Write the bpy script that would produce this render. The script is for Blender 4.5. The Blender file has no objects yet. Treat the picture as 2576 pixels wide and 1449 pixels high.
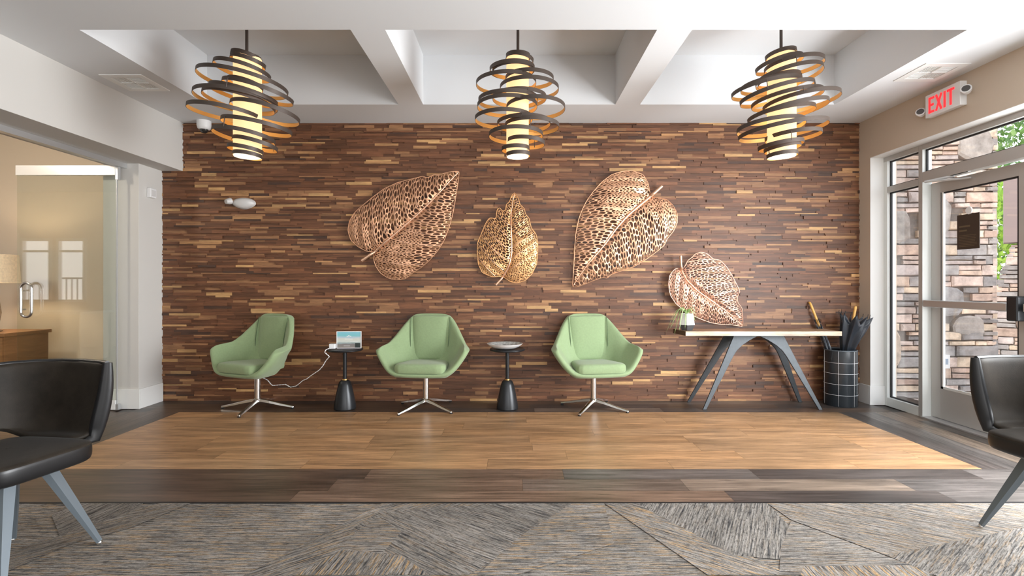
import bpy, bmesh, math, random
import numpy as np
from mathutils import Vector, Matrix, Euler
from mathutils.geometry import delaunay_2d_cdt

SC = bpy.context.scene
COL = SC.collection
PI = math.pi
R = math.radians
CH = 1.2            # camera height
F = 1300.0          # focal length in pixels of the 2576 wide frame
VX, VY = 1294.0, 716.0

def P(px, py, Y):
    """a point of the photograph at a known distance from the camera, in metres"""
    return ((px - VX) / F * Y, Y, CH + (VY - py) / F * Y)

# ------------------------------------------------------------------ camera
cd = bpy.data.cameras.new('camera'); cam = bpy.data.objects.new('camera', cd); COL.objects.link(cam)
cam.location = (0, 0, CH); cam.rotation_euler = (R(90), 0, 0)
cd.sensor_width = 36; cd.lens = F / 2576 * 36
cd.shift_x = -(VX - 1288) / 2576; cd.shift_y = (VY - 724.5) / 2576
cd.clip_start = 0.05; cd.clip_end = 200
SC.camera = cam
SC.view_settings.view_transform = 'Standard'
SC.view_settings.look = 'None'
SC.view_settings.gamma = 1
SC.view_settings.use_curve_mapping = False
SC.view_settings.exposure = -0.1

# ------------------------------------------------------------------ sky
world = bpy.data.worlds.new('sky'); SC.world = world; world.use_nodes = True
wn = world.node_tree; wn.nodes.clear()
wo = wn.nodes.new('ShaderNodeOutputWorld'); wb = wn.nodes.new('ShaderNodeBackground')
tc = wn.nodes.new('ShaderNodeTexCoord'); sep = wn.nodes.new('ShaderNodeSeparateXYZ')
rp = wn.nodes.new('ShaderNodeValToRGB')
rp.color_ramp.elements[0].position = 0.0; rp.color_ramp.elements[0].color = (0.97, 0.98, 1.0, 1)
rp.color_ramp.elements[1].position = 0.7; rp.color_ramp.elements[1].color = (0.76, 0.86, 1.0, 1)
wn.links.new(tc.outputs['Generated'], sep.inputs[0]); wn.links.new(sep.outputs['Z'], rp.inputs[0])
wn.links.new(rp.outputs[0], wb.inputs[0]); wb.inputs[1].default_value = 2.6
wn.links.new(wb.outputs[0], wo.inputs[0])

def light(name, kind, loc, energy, color=(1, 1, 1), rot=(0, 0, 0), size=1, size_y=None, shape=None):
    l = bpy.data.lights.new(name, kind); o = bpy.data.objects.new(name, l); COL.objects.link(o)
    o.location = loc; o.rotation_euler = rot; l.energy = energy; l.color = color
    if kind == 'AREA':
        l.shape = shape or ('RECTANGLE' if size_y else 'SQUARE'); l.size = size
        if size_y: l.size_y = size_y
    elif kind == 'SUN': l.angle = R(2)
    elif kind == 'POINT': l.shadow_soft_size = size
    return o
# sun over the building: lights the trees, the porch stays in open shade
light('sun', 'SUN', (0, 0, 20), 3.2, (1, 0.95, 0.86), rot=(R(38), R(-30), 0))
# daylight through the glazing of the entrance side (beyond the right edge of the photo)
light('daylight_entrance_windows', 'AREA', (3.98, 2.15, 1.35), 570, (0.95, 0.975, 1.0), rot=(0, R(90), 0), size=2.2, size_y=3.0)
# daylight through the two big windows behind the camera
light('daylight_front_window', 'AREA', (-1.6, -3.12, 1.5), 20, (1.0, 0.96, 0.90), rot=(R(90), 0, 0), size=2.6, size_y=2.0)
light('daylight_front_window', 'AREA', (2.0, -3.12, 1.5), 85, (1.0, 1.0, 1.0), rot=(R(90), 0, 0), size=2.6, size_y=2.0)
# office side window

# ------------------------------------------------------------------ materials
def mat(name, color=(0.8, 0.8, 0.8), rough=0.5, metal=0.0, emit=None, estr=0.0, noise=0.0, nscale=20.0,
        bump=0.0, bscale=200.0, stretch=(1, 1, 1), attr=None, coat=0.0, spec=None, sheen=0.0):
    m = bpy.data.materials.new(name); m.use_nodes = True
    nt = m.node_tree; b = nt.nodes['Principled BSDF']
    b.inputs['Base Color'].default_value = (*color, 1); b.inputs['Roughness'].default_value = rough
    b.inputs['Metallic'].default_value = metal
    if spec is not None: b.inputs['Specular IOR Level'].default_value = spec
    if coat: b.inputs['Coat Weight'].default_value = coat; b.inputs['Coat Roughness'].default_value = 0.1
    if sheen: b.inputs['Sheen Weight'].default_value = sheen
    if emit:
        b.inputs['Emission Color'].default_value = (*emit, 1); b.inputs['Emission Strength'].default_value = estr
    need = noise or bump
    if need:
        t = nt.nodes.new('ShaderNodeTexCoord'); mp = nt.nodes.new('ShaderNodeMapping')
        mp.inputs['Scale'].default_value = stretch
        nt.links.new(t.outputs['Object'], mp.inputs[0])
    src = None
    if attr:
        a = nt.nodes.new('ShaderNodeAttribute'); a.attribute_name = attr; src = a.outputs['Color']
        nt.links.new(src, b.inputs['Base Color'])
    if noise:
        n = nt.nodes.new('ShaderNodeTexNoise'); n.inputs['Scale'].default_value = nscale; n.inputs['Detail'].default_value = 6
        n.inputs['Roughness'].default_value = 0.65
        nt.links.new(mp.outputs[0], n.inputs['Vector'])
        mr = nt.nodes.new('ShaderNodeMapRange'); mr.inputs['From Min'].default_value = 0.3; mr.inputs['From Max'].default_value = 0.7
        mr.inputs['To Min'].default_value = 1 - noise; mr.inputs['To Max'].default_value = 1 + noise
        nt.links.new(n.outputs['Fac'], mr.inputs[0])
        mx = nt.nodes.new('ShaderNodeVectorMath'); mx.operation = 'SCALE'
        if src: nt.links.new(src, mx.inputs[0])
        else: mx.inputs[0].default_value = color
        nt.links.new(mr.outputs[0], mx.inputs['Scale']); nt.links.new(mx.outputs[0], b.inputs['Base Color'])
    if bump:
        n2 = nt.nodes.new('ShaderNodeTexNoise'); n2.inputs['Scale'].default_value = bscale; n2.inputs['Detail'].default_value = 3
        nt.links.new(mp.outputs[0], n2.inputs['Vector'])
        bp = nt.nodes.new('ShaderNodeBump'); bp.inputs['Strength'].default_value = bump; bp.inputs['Distance'].default_value = 0.002
        nt.links.new(n2.outputs['Fac'], bp.inputs['Height']); nt.links.new(bp.outputs[0], b.inputs['Normal'])
    return m

def glass_mat(name, tint=(1, 1, 1), ior=1.5):
    """thin pane: clear with a Fresnel mirror on it"""
    m = bpy.data.materials.new(name); m.use_nodes = True; nt = m.node_tree; nt.nodes.clear()
    out = nt.nodes.new('ShaderNodeOutputMaterial'); mx = nt.nodes.new('ShaderNodeMixShader')
    tr = nt.nodes.new('ShaderNodeBsdfTransparent'); gl = nt.nodes.new('ShaderNodeBsdfGlossy'); fr = nt.nodes.new('ShaderNodeFresnel')
    tr.inputs[0].default_value = (*tint, 1); gl.inputs['Roughness'].default_value = 0.0; gl.inputs[0].default_value = (1, 1, 1, 1)
    ge = nt.nodes.new('ShaderNodeNewGeometry'); mr = nt.nodes.new('ShaderNodeMapRange')   # same mirror strength on both faces
    mr.inputs['To Min'].default_value = ior; mr.inputs['To Max'].default_value = 1 / ior
    nt.links.new(ge.outputs['Backfacing'], mr.inputs[0]); nt.links.new(mr.outputs[0], fr.inputs[0])
    nt.links.new(fr.outputs[0], mx.inputs[0]); nt.links.new(tr.outputs[0], mx.inputs[1]); nt.links.new(gl.outputs[0], mx.inputs[2])
    nt.links.new(mx.outputs[0], out.inputs[0]); return m

def wood_mat(name, rough=0.45, grain=0.35, scale=(2.2, 60, 60), coat=0.0, bump=0.25, attr='tone', color=None, uv=True):
    """wood whose ground colour comes per board from an attribute, with long grain from the board's own UV"""
    m = bpy.data.materials.new(name); m.use_nodes = True; nt = m.node_tree; b = nt.nodes['Principled BSDF']
    b.inputs['Roughness'].default_value = rough
    if coat: b.inputs['Coat Weight'].default_value = coat; b.inputs['Coat Roughness'].default_value = 0.18
    t = nt.nodes.new('ShaderNodeTexCoord'); mp = nt.nodes.new('ShaderNodeMapping'); mp.inputs['Scale'].default_value = scale
    nt.links.new(t.outputs['UV' if uv else 'Object'], mp.inputs[0])
    n = nt.nodes.new('ShaderNodeTexNoise'); n.inputs['Scale'].default_value = 1.0; n.inputs['Detail'].default_value = 7; n.inputs['Roughness'].default_value = 0.7
    n.inputs['Distortion'].default_value = 0.6
    nt.links.new(mp.outputs[0], n.inputs['Vector'])
    mr = nt.nodes.new('ShaderNodeMapRange'); mr.inputs['From Min'].default_value = 0.32; mr.inputs['From Max'].default_value = 0.68
    mr.inputs['To Min'].default_value = 1 - grain; mr.inputs['To Max'].default_value = 1 + grain
    nt.links.new(n.outputs['Fac'], mr.inputs[0])
    mp2 = nt.nodes.new('ShaderNodeMapping'); mp2.inputs['Scale'].default_value = (scale[0] * 0.45, scale[1] * 0.12, 1)
    nt.links.new(t.outputs['UV' if uv else 'Object'], mp2.inputs[0])
    n2 = nt.nodes.new('ShaderNodeTexNoise'); n2.inputs['Scale'].default_value = 1.0; n2.inputs['Detail'].default_value = 3
    nt.links.new(mp2.outputs[0], n2.inputs['Vector'])
    mr2 = nt.nodes.new('ShaderNodeMapRange'); mr2.inputs['From Min'].default_value = 0.3; mr2.inputs['From Max'].default_value = 0.7
    mr2.inputs['To Min'].default_value = 1 - grain * .6; mr2.inputs['To Max'].default_value = 1 + grain * .6
    nt.links.new(n2.outputs['Fac'], mr2.inputs[0])
    mu = nt.nodes.new('ShaderNodeMath'); mu.operation = 'MULTIPLY'
    nt.links.new(mr.outputs[0], mu.inputs[0]); nt.links.new(mr2.outputs[0], mu.inputs[1])
    mx = nt.nodes.new('ShaderNodeVectorMath'); mx.operation = 'SCALE'
    if color: mx.inputs[0].default_value = color
    else:
        a = nt.nodes.new('ShaderNodeAttribute'); a.attribute_name = attr; nt.links.new(a.outputs['Color'], mx.inputs[0])
    nt.links.new(mu.outputs[0], mx.inputs['Scale']); nt.links.new(mx.outputs[0], b.inputs['Base Color'])
    bp = nt.nodes.new('ShaderNodeBump'); bp.inputs['Strength'].default_value = bump; bp.inputs['Distance'].default_value = 0.001
    nt.links.new(n.outputs['Fac'], bp.inputs['Height']); nt.links.new(bp.outputs[0], b.inputs['Normal'])
    return m

M = {}
M['ceil'] = mat('ceiling_paint', (0.72, 0.735, 0.75), 0.8)
M['white'] = mat('white_wall_paint', (0.62, 0.605, 0.575), 0.7)
M['trim'] = mat('white_trim_paint', (0.82, 0.82, 0.80), 0.4)
M['tan'] = mat('tan_wall_paint', (0.58, 0.485, 0.385), 0.7)
M['beige'] = mat('beige_wall_paint', (0.74, 0.65, 0.54), 0.7)
M['strip'] = wood_mat('walnut_strips', rough=0.5, grain=0.34, scale=(6, 90, 1), bump=0.3)
M['floor_light'] = wood_mat('light_vinyl_planks', rough=0.38, grain=0.50, scale=(3.2, 85, 1), bump=0.15)
M['floor_dark'] = wood_mat('dark_vinyl_planks', rough=0.36, grain=0.62, scale=(2.4, 45, 1), bump=0.12)
M['black'] = mat('black_gap', (0.01, 0.01, 0.01), 0.7)
M['green'] = mat('sage_green_fabric', (0.262, 0.355, 0.185), 0.85, bump=0.35, bscale=900, noise=0.06, nscale=60, sheen=0.25)
M['green_dark'] = mat('sage_green_seam', (0.10, 0.15, 0.075), 0.9)
M['chrome'] = mat('polished_steel', (0.80, 0.79, 0.77), 0.16, 1.0)
M['alu'] = mat('brushed_aluminium', (0.62, 0.63, 0.64), 0.42, 0.75)
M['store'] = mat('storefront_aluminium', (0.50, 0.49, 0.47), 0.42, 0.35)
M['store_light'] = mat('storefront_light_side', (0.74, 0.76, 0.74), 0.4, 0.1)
M['gasket'] = mat('black_gasket', (0.012, 0.012, 0.014), 0.5)
M['glass'] = glass_mat('clear_glass')
M['glass_green'] = glass_mat('greenish_door_glass', (0.955, 0.975, 0.95), 1.7)
M['black_metal'] = mat('black_painted_metal', (0.022, 0.024, 0.027), 0.32, 0.3)
M['brass'] = mat('brass', (0.75, 0.52, 0.22), 0.3, 1.0)
M['iron'] = mat('dark_steel_legs', (0.055, 0.062, 0.068), 0.45, 0.5, noise=0.15, nscale=30)
M['bronze'] = mat('bronze_band_outside', (0.070, 0.052, 0.042), 0.5, 0.35)
M['gold'] = mat('gold_band_inside', (0.83, 0.46, 0.14), 0.5, 0.25)
M['shade'] = mat('glowing_linen_shade', (0.45, 0.33, 0.18), 0.8, emit=(1.0, 0.68, 0.34), estr=1.15, noise=0.1, nscale=25)
M['diffuser'] = mat('glowing_bottom_diffuser', (0.9, 0.85, 0.7), 0.8, emit=(1.0, 0.82, 0.55), estr=2.0)
M['velvet'] = mat('charcoal_velvet', (0.024, 0.019, 0.014), 0.5, noise=0.35, nscale=7, bump=0.2, bscale=300, sheen=0.04, spec=0.14)
M['piping'] = mat('black_leather_edge', (0.010, 0.010, 0.011), 0.35)
M['leg_grey'] = mat('grey_steel_leg', (0.15, 0.18, 0.205), 0.36, 0.3)
M['plastic'] = mat('white_plastic', (0.80, 0.80, 0.80), 0.35)
M['greyplastic'] = mat('light_grey_plastic', (0.62, 0.61, 0.60), 0.4)
M['darkglass'] = mat('dark_lens', (0.02, 0.02, 0.02), 0.08, coat=0.5)
M['red'] = mat('lit_red_letters', (0.8, 0.03, 0.03), 0.5, emit=(1.0, 0.02, 0.03), estr=1.3)
M['copper'] = mat('copper_leaf_metal', (0.72, 0.41, 0.25), 0.44, 0.75, noise=0.22, nscale=14, bump=0.4, bscale=120)
M['copper_rib'] = mat('pale_copper_rib', (0.80, 0.52, 0.36), 0.34, 0.8, noise=0.1, nscale=30)

# ------------------------------------------------------------------ mesh helpers
class Mesh:
    def __init__(s): s.v = []; s.f = []; s.m = []; s.c = []; s.uv = []; s.hascol = False; s.hasuv = False
    def quad(s, pts, mi=0, col=None, uv=None):
        n = len(s.v); s.v += [tuple(p) for p in pts]; s.f.append(tuple(range(n, n + len(pts)))); s.m.append(mi)
        s.c.append(col or (1, 1, 1)); s.uv.append(uv or [(0, 0)] * len(pts))
        if col: s.hascol = True
        if uv: s.hasuv = True
    def add(s, verts, faces, mi=0, col=None):
        n = len(s.v); s.v += [tuple(p) for p in verts]
        for f in faces:
            s.f.append(tuple(i + n for i in f)); s.m.append(mi); s.c.append(col or (1, 1, 1)); s.uv.append([(0, 0)] * len(f))
        if col: s.hascol = True
    def box(s, a, b, mi=0, col=None, M4=None):
        (x0, y0, z0), (x1, y1, z1) = a, b
        vs = [(x0, y0, z0), (x1, y0, z0), (x1, y1, z0), (x0, y1, z0), (x0, y0, z1), (x1, y0, z1), (x1, y1, z1), (x0, y1, z1)]
        if M4: vs = [M4 @ Vector(p) for p in vs]
        s.add(vs, [(3, 2, 1, 0), (4, 5, 6, 7), (0, 1, 5, 4), (1, 2, 6, 5), (2, 3, 7, 6), (3, 0, 4, 7)], mi, col)
    def build(s, name, mats, parent=None, smooth=False, loc=None):
        me = bpy.data.meshes.new(name); me.from_pydata(s.v, [], s.f)
        for m in (mats if isinstance(mats, (list, tuple)) else [mats]): me.materials.append(m)
        me.polygons.foreach_set('material_index', s.m)
        if smooth: me.polygons.foreach_set('use_smooth', [True] * len(s.f))
        if s.hascol:
            a = me.color_attributes.new('tone', 'FLOAT_COLOR', 'CORNER')
            a.data.foreach_set('color', [x for f, c in zip(s.f, s.c) for _ in f for x in (*c, 1.0)])
        if s.hasuv:
            u = me.uv_layers.new(name='UVMap'); u.data.foreach_set('uv', [x for q in s.uv for p in q for x in p])
        me.update()
        o = bpy.data.objects.new(name, me); COL.objects.link(o)
        if loc: o.location = loc
        if parent: o.parent = parent
        return o

def bm_obj(name, bm, m, parent=None, smooth=False):
    me = bpy.data.meshes.new(name); bm.to_mesh(me); bm.free()
    for x in (m if isinstance(m, (list, tuple)) else [m]): me.materials.append(x)
    if smooth: me.polygons.foreach_set('use_smooth', [True] * len(me.polygons))
    o = bpy.data.objects.new(name, me); COL.objects.link(o)
    if parent: o.parent = parent
    return o

def bbox(name, boxes, m, parent=None, bevel=0.0, seg=2):
    """one mesh of boxes (min, max), edges softened"""
    bm = bmesh.new()
    for a, b in boxes:
        r = bmesh.ops.create_cube(bm, size=1)
        for v in r['verts']:
            v.co = Vector([(a[i] + b[i]) / 2 + v.co[i] * (b[i] - a[i]) for i in range(3)])
    if bevel: bmesh.ops.bevel(bm, geom=bm.edges[:], offset=bevel, segments=seg, affect='EDGES', profile=0.7)
    return bm_obj(name, bm, m, parent)

def lathe(name, prof, m, parent=None, seg=40, smooth=True, loc=(0, 0, 0), mi=None, axis=None):
    """prof: (radius, z) from bottom to top"""
    q = Mesh(); n = len(prof)
    for k in range(seg):
        a = 2 * PI * k / seg
        for r, z in prof: q.v.append((loc[0] + r * math.cos(a), loc[1] + r * math.sin(a), loc[2] + z))
    for k in range(seg):
        k2 = (k + 1) % seg
        for i in range(n - 1):
            if prof[i][0] < 1e-6 and prof[i + 1][0] < 1e-6: continue
            q.f.append((k * n + i, k2 * n + i, k2 * n + i + 1, k * n + i + 1)); q.m.append(mi[i] if mi else 0)
            q.c.append((1, 1, 1)); q.uv.append([(0, 0)] * 4)
    o = q.build(name, m, parent, smooth)
    if smooth: sharp(o)
    return o

def sharp(o, ang=40):
    me = o.data; bm = bmesh.new(); bm.from_mesh(me)
    bmesh.ops.remove_doubles(bm, verts=bm.verts[:], dist=1e-6)
    bmesh.ops.recalc_face_normals(bm, faces=bm.faces[:])
    for e in bm.edges:
        if len(e.link_faces) == 2 and e.calc_face_angle(0) > R(ang): e.smooth = False
    bm.to_mesh(me); bm.free()

def tube_geo(q, path, radii, seg=8, mi=0, flat=1.0, cap=True, up=None):
    pts = [Vector(p) for p in path]; n = len(pts)
    if not isinstance(radii, (list, tuple)): radii = [radii] * n
    t0 = (pts[1] - pts[0]).normalized(); ref = Vector(up) if up else (Vector((0, 0, 1)) if abs(t0.z) < 0.9 else Vector((1, 0, 0)))
    nrm = (ref - t0 * ref.dot(t0)).normalized(); base = len(q.v)
    for i in range(n):
        t = (pts[min(i + 1, n - 1)] - pts[max(i - 1, 0)]).normalized()
        nrm = (nrm - t * nrm.dot(t)).normalized(); bi = t.cross(nrm)
        for k in range(seg):
            a = 2 * PI * k / seg
            q.v.append(tuple(pts[i] + nrm * (math.cos(a) * radii[i] * flat) + bi * (math.sin(a) * radii[i])))
    for i in range(n - 1):
        for k in range(seg):
            k2 = (k + 1) % seg
            q.f.append((base + i * seg + k, base + i * seg + k2, base + (i + 1) * seg + k2, base + (i + 1) * seg + k))
            q.m.append(mi); q.c.append((1, 1, 1)); q.uv.append([(0, 0)] * 4)
    if cap:
        q.f.append(tuple(base + k for k in range(seg))[::-1]); q.f.append(tuple(base + (n - 1) * seg + k for k in range(seg)))
        for _ in range(2): q.m.append(mi); q.c.append((1, 1, 1)); q.uv.append([(0, 0)] * seg)

def tube(name, path, radii, m, parent=None, seg=10, **k):
    q = Mesh(); tube_geo(q, path, radii, seg, **k); o = q.build(name, m, parent, smooth=True); sharp(o, 50); return o

def grid_geo(rows):
    """rows of points -> verts, quads"""
    n = len(rows[0]); v = [p for r in rows for p in r]; f = []
    for i in range(len(rows) - 1):
        for j in range(n - 1): f.append((i * n + j, i * n + j + 1, (i + 1) * n + j + 1, (i + 1) * n + j))
    return v, f

def mods(o, solid=None, sub=0, offset=0.0, bevel=None):
    if solid:
        s = o.modifiers.new('thickness', 'SOLIDIFY'); s.thickness = solid; s.offset = offset; s.use_even_offset = False
    if bevel:
        b = o.modifiers.new('edges', 'BEVEL'); b.width = bevel; b.segments = 2
    if sub:
        s = o.modifiers.new('smooth', 'SUBSURF'); s.levels = sub; s.render_levels = sub
    return o

def tag(o, label=None, cat=None, group=None, kind=None):
    if label: o['label'] = label
    if cat: o['category'] = cat
    if group: o['group'] = group
    if kind: o['kind'] = kind
    return o

def thing(name, label, cat, loc=(0, 0, 0), rz=0, group=None):
    o = bpy.data.objects.new(name, None); COL.objects.link(o); o.location = loc; o.rotation_euler = (0, 0, rz)
    o.empty_display_size = 0.1
    return tag(o, label, cat, group)

def struct(o): o['kind'] = 'structure'; return o

def dup(root, loc, rz, label=None):
    kids = {}
    for o in COL.objects:
        if o.parent: kids.setdefault(o.parent, []).append(o)
    def cp(o, parent):
        c = o.copy(); COL.objects.link(c)
        if parent: c.parent = parent
        for k in kids.get(o, []): cp(k, c)
        return c
    r = cp(root, None); r.location = loc; r.rotation_euler = (0, 0, rz)
    if label: r['label'] = label
    return r

# ------------------------------------------------------------------ the room
WY = 5.34; XL = -3.633; XR = 3.559; ZC = 2.868; ZK = 3.328; YB = -3.2
SX = -3.42; SZ = 2.371

# wood wall: a mosaic of walnut strips with random depth, one mesh
def wood_wall():
    rnd = random.Random(11); q = Mesh()
    q.quad([(XL - 0.3, WY + .03, 0), (XR + 0.1, WY + .03, 0), (XR + 0.1, WY + .03, ZC + .02), (XL - 0.3, WY + .03, ZC + .02)], 0, (0.03, 0.015, 0.01), [(0, 0), (7, 0), (7, 2.8), (0, 2.8)])
    z = 0.0
    while z < ZC - 0.005:
        h = rnd.choice([0.012, 0.016, 0.019, 0.023, 0.027, 0.031])
        if z + h > ZC - 0.012: h = ZC - z
        x = XL - rnd.uniform(0, 0.2)
        while x < XR:
            L = rnd.uniform(0.13, 0.36); x0, x1 = max(x, XL), min(x + L, XR)
            x += L
            if x1 - x0 < 0.004: continue
            d = rnd.choice([0.0, 0.003, 0.006, 0.010, 0.015])
            t = rnd.random()
            if t < 0.06: c = [(0.52, 0.30, 0.125), (0.46, 0.27, 0.115), (0.38, 0.20, 0.085)][rnd.randrange(3)]; d = 0.012
            elif t < 0.24: c = (0.27, 0.132, 0.060)
            elif t < 0.30: c = (0.070, 0.034, 0.021)
            else:
                k = rnd.uniform(0.70, 1.35); c = (0.132 * k, 0.053 * k, 0.0235 * k)
            k = rnd.uniform(0.88, 1.14); c = (c[0] * k, c[1] * k, c[2] * k)
            y = WY - d; yb = WY + 0.03; u = rnd.uniform(0, 50); w = rnd.uniform(0, 50)
            z0, z1 = z, z + h
            uv = [(u, w), (u + x1 - x0, w), (u + x1 - x0, w + h), (u, w + h)]
            q.quad([(x0, y, z0), (x1, y, z0), (x1, y, z1), (x0, y, z1)], 0, c, uv)
            q.quad([(x0, y, z1), (x1, y, z1), (x1, yb, z1), (x0, yb, z1)], 0, c, uv)
            q.quad([(x0, yb, z0), (x1, yb, z0), (x1, y, z0), (x0, y, z0)], 0, c, uv)
            q.quad([(x1, y, z0), (x1, yb, z0), (x1, yb, z1), (x1, y, z1)], 0, c, uv)
            q.quad([(x0, yb, z0), (x0, y, z0), (x0, y, z1), (x0, yb, z1)], 0, c, uv)
        z += h
    return struct(q.build('wall_back', M['strip']))
wood_wall()

# ceiling with three coffers
def ceiling():
    q = Mesh()
    xs = [-3.42, -2.847, -1.073, -0.845, 0.934, 1.163, 2.965, XR]; ys = [YB, 3.383, 4.787, WY + .05]
    cof = {(1, 1), (3, 1), (5, 1)}
    for i in range(7):
        for j in range(3):
            x0, x1, y0, y1 = xs[i], xs[i + 1], ys[j], ys[j + 1]
            z = ZK if (i, j) in cof else ZC
            q.quad([(x0, y0, z), (x0, y1, z), (x1, y1, z), (x1, y0, z)])
            if (i, j) in cof:
                q.quad([(x0, y0, ZC), (x0, y1, ZC), (x0, y1, z), (x0, y0, z)])
                q.quad([(x1, y1, ZC), (x1, y0, ZC), (x1, y0, z), (x1, y1, z)])
                q.quad([(x0, y1, ZC), (x1, y1, ZC), (x1, y1, z), (x0, y1, z)])
                q.quad([(x1, y0, ZC), (x0, y0, ZC), (x0, y0, z), (x1, y0, z)])
    q.quad([(-4, YB - .2, ZK + .1), (-4, WY + .2, ZK + .1), (4, WY + .2, ZK + .1), (4, YB - .2, ZK + .1)])
    return struct(q.build('ceiling', M['ceil']))
ceiling()

# left: dropped header over the glass front of the office, and the pillar at the wood wall
OX = -9.95; OY0 = -0.2; OY1 = 6.15; OZ = 3.0
struct(bbox('wall_left', [((-4.0, YB, SZ), (SX, WY + .03, ZC + .5)), ((-3.98, 5.0, 0), (XL, WY + 0.05, SZ + .01)), ((-4.0, YB, 0), (SX - .35, 0.2, SZ + .01))], M['white'], bevel=0.004))
# office behind the glass
q = Mesh()
q.quad([(OX, OY1, 0), (-3.9, OY1, 0), (-3.9, OY1, OZ + .3), (OX, OY1, OZ + .3)])
q.quad([(OX, OY0, 0), (OX, OY1, 0), (OX, OY1, OZ + .3), (OX, OY0, OZ + .3)])
q.quad([(-3.98, 5.32, 0), (-3.98, OY1, 0), (-3.98, OY1, OZ + .3), (-3.98, 5.32, OZ + .3)])
# front wall of the office around its two windows (x0,x1,z0,z1)
ow = [(-9.60, -9.0), (-8.90, -8.33)]; wz0, wz1 = 0.86, 2.1
fx = [OX, ow[0][0], ow[0][1], ow[1][0], ow[1][1], -3.9]
for i in range(5):
    if i in (1, 3):
        q.quad([(fx[i], OY0, 0), (fx[i + 1], OY0, 0), (fx[i + 1], OY0, wz0), (fx[i], OY0, wz0)])
        q.quad([(fx[i], OY0, wz1), (fx[i + 1], OY0, wz1), (fx[i + 1], OY0, OZ + .3), (fx[i], OY0, OZ + .3)])
    else: q.quad([(fx[i], OY0, 0), (fx[i + 1], OY0, 0), (fx[i + 1], OY0, OZ + .3), (fx[i], OY0, OZ + .3)])
struct(q.build('wall_office', M['beige']))
q = Mesh(); q.quad([(OX, OY0, OZ), (OX, OY1, OZ), (-3.98, OY1, OZ), (-3.98, OY0, OZ)]); struct(q.build('ceiling', M['ceil']))
for i, (a, b) in enumerate(ow):
    w = struct(bbox('window_%d' % (3 + i), [((a, OY0 - .04, wz0), (a + .05, OY0 + .04, wz1)), ((b - .05, OY0 - .04, wz0), (b, OY0 + .04, wz1)), ((a, OY0 - .04, wz1 - .05), (b, OY0 + .04, wz1)),
        ((a, OY0 - .04, wz0), (b, OY0 + .04, wz0 + .05)), ((a, OY0 - .03, 1.83), (b, OY0 + .03, 1.87))], M['trim']))
light('office_ceiling_light', 'POINT', (-5.2, 3.6, 2.75), 70, (1, 0.88, 0.72), size=0.12)

# right wall with its long opening
struct(bbox('wall_right', [((XR, 5.164, 0), (3.82, WY + .05, ZC + .3)), ((XR, YB, 2.467), (3.82, 5.164, ZC + .3)), ((XR, YB, 0), (3.82, -1.4, 2.467))], M['tan'], bevel=0.003))
struct(bbox('trim_1', [((XR - .002, 5.1635, 0.18), (3.70, 5.1665, 2.465)), ((XR - .002, -1.4, 2.4655), (3.70, 5.164, 2.4695))], M['trim']))
# wall behind the camera with two window openings
struct(bbox('wall_front', [((-4, YB - .15, 0), (4, YB, 0.5)), ((-4, YB - .15, 2.5), (4, YB, ZC + .3)), ((-4, YB - .15, .5), (-2.9, YB, 2.5)), ((-.3, YB - .15, .5), (.7, YB, 2.5)), ((3.3, YB - .15, .5), (4, YB, 2.5))], M['white']))

# baseboards
BBH = 0.19
def base(name, a, b, h=BBH): return struct(bbox(name, [(a, b)], M['trim'], bevel=0.004))
base('baseboard_left', (-3.985, 4.985, 0), (XL + .016, 5.0, BBH))
base('baseboard_left', (XL, 5.0005, 0), (XL + .016, WY - .016, BBH))
base('baseboard_right', (XR - .016, 5.164, 0), (XR, WY - .016, BBH))
base('baseboard_right', (XR - .016, 5.148, 0), (3.692, 5.1635, BBH))
base('baseboard_office', (OX, OY1 - .016, 0), (-3.98, OY1, BBH))
# ------------------------------------------------------------------ floor
BX0, BX1 = -3.155, 3.045; BY0, BY1, CY = 3.362, 4.86, 2.831
def plank(q, x0, x1, y0, y1, z, c, along='x', rnd=None, gap=0.0008):
    u, w = rnd.uniform(0, 60), rnd.uniform(0, 60)
    x0 += gap; x1 -= gap; y0 += gap; y1 -= gap
    pts = [(x0, y0, z), (x1, y0, z), (x1, y1, z), (x0, y1, z)]
    uv = [((p[0] + u, p[1] + w) if along == 'x' else (p[1] + u, p[0] + w)) for p in pts]
    q.quad(pts, 0, c, uv)
def floor_light():
    rnd = random.Random(5); q = Mesh(); q.quad([(BX0, BY0, -.002), (BX1, BY0, -.002), (BX1, BY1, -.002), (BX0, BY1, -.002)], 0, (0.10, 0.055, 0.03), [(0, 0)] * 4)
    y = BY0; w = (BY1 - BY0) / 8; k = 0
    while y < BY1 - .01:
        x = BX0 - rnd.uniform(0, 1.1)
        while x < BX1:
            L = 1.22; x0, x1 = max(x, BX0), min(x + L, BX1); x += L
            if x1 - x0 < .01: continue
            t = rnd.uniform(0.86, 1.12); r = rnd.uniform(-.012, .012)
            plank(q, x0, x1, y, y + w, 0, (0.375 * t + r, 0.218 * t, 0.110 * t - r * .4), 'x', rnd)
        y += w
    return struct(q.build('floor', M['floor_light']))
floor_light()
DK = [(0.085, 0.055, 0.038), (0.15, 0.098, 0.068), (0.125, 0.095, 0.075), (0.10, 0.088, 0.08), (0.055, 0.045, 0.04), (0.19, 0.145, 0.11)]
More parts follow.
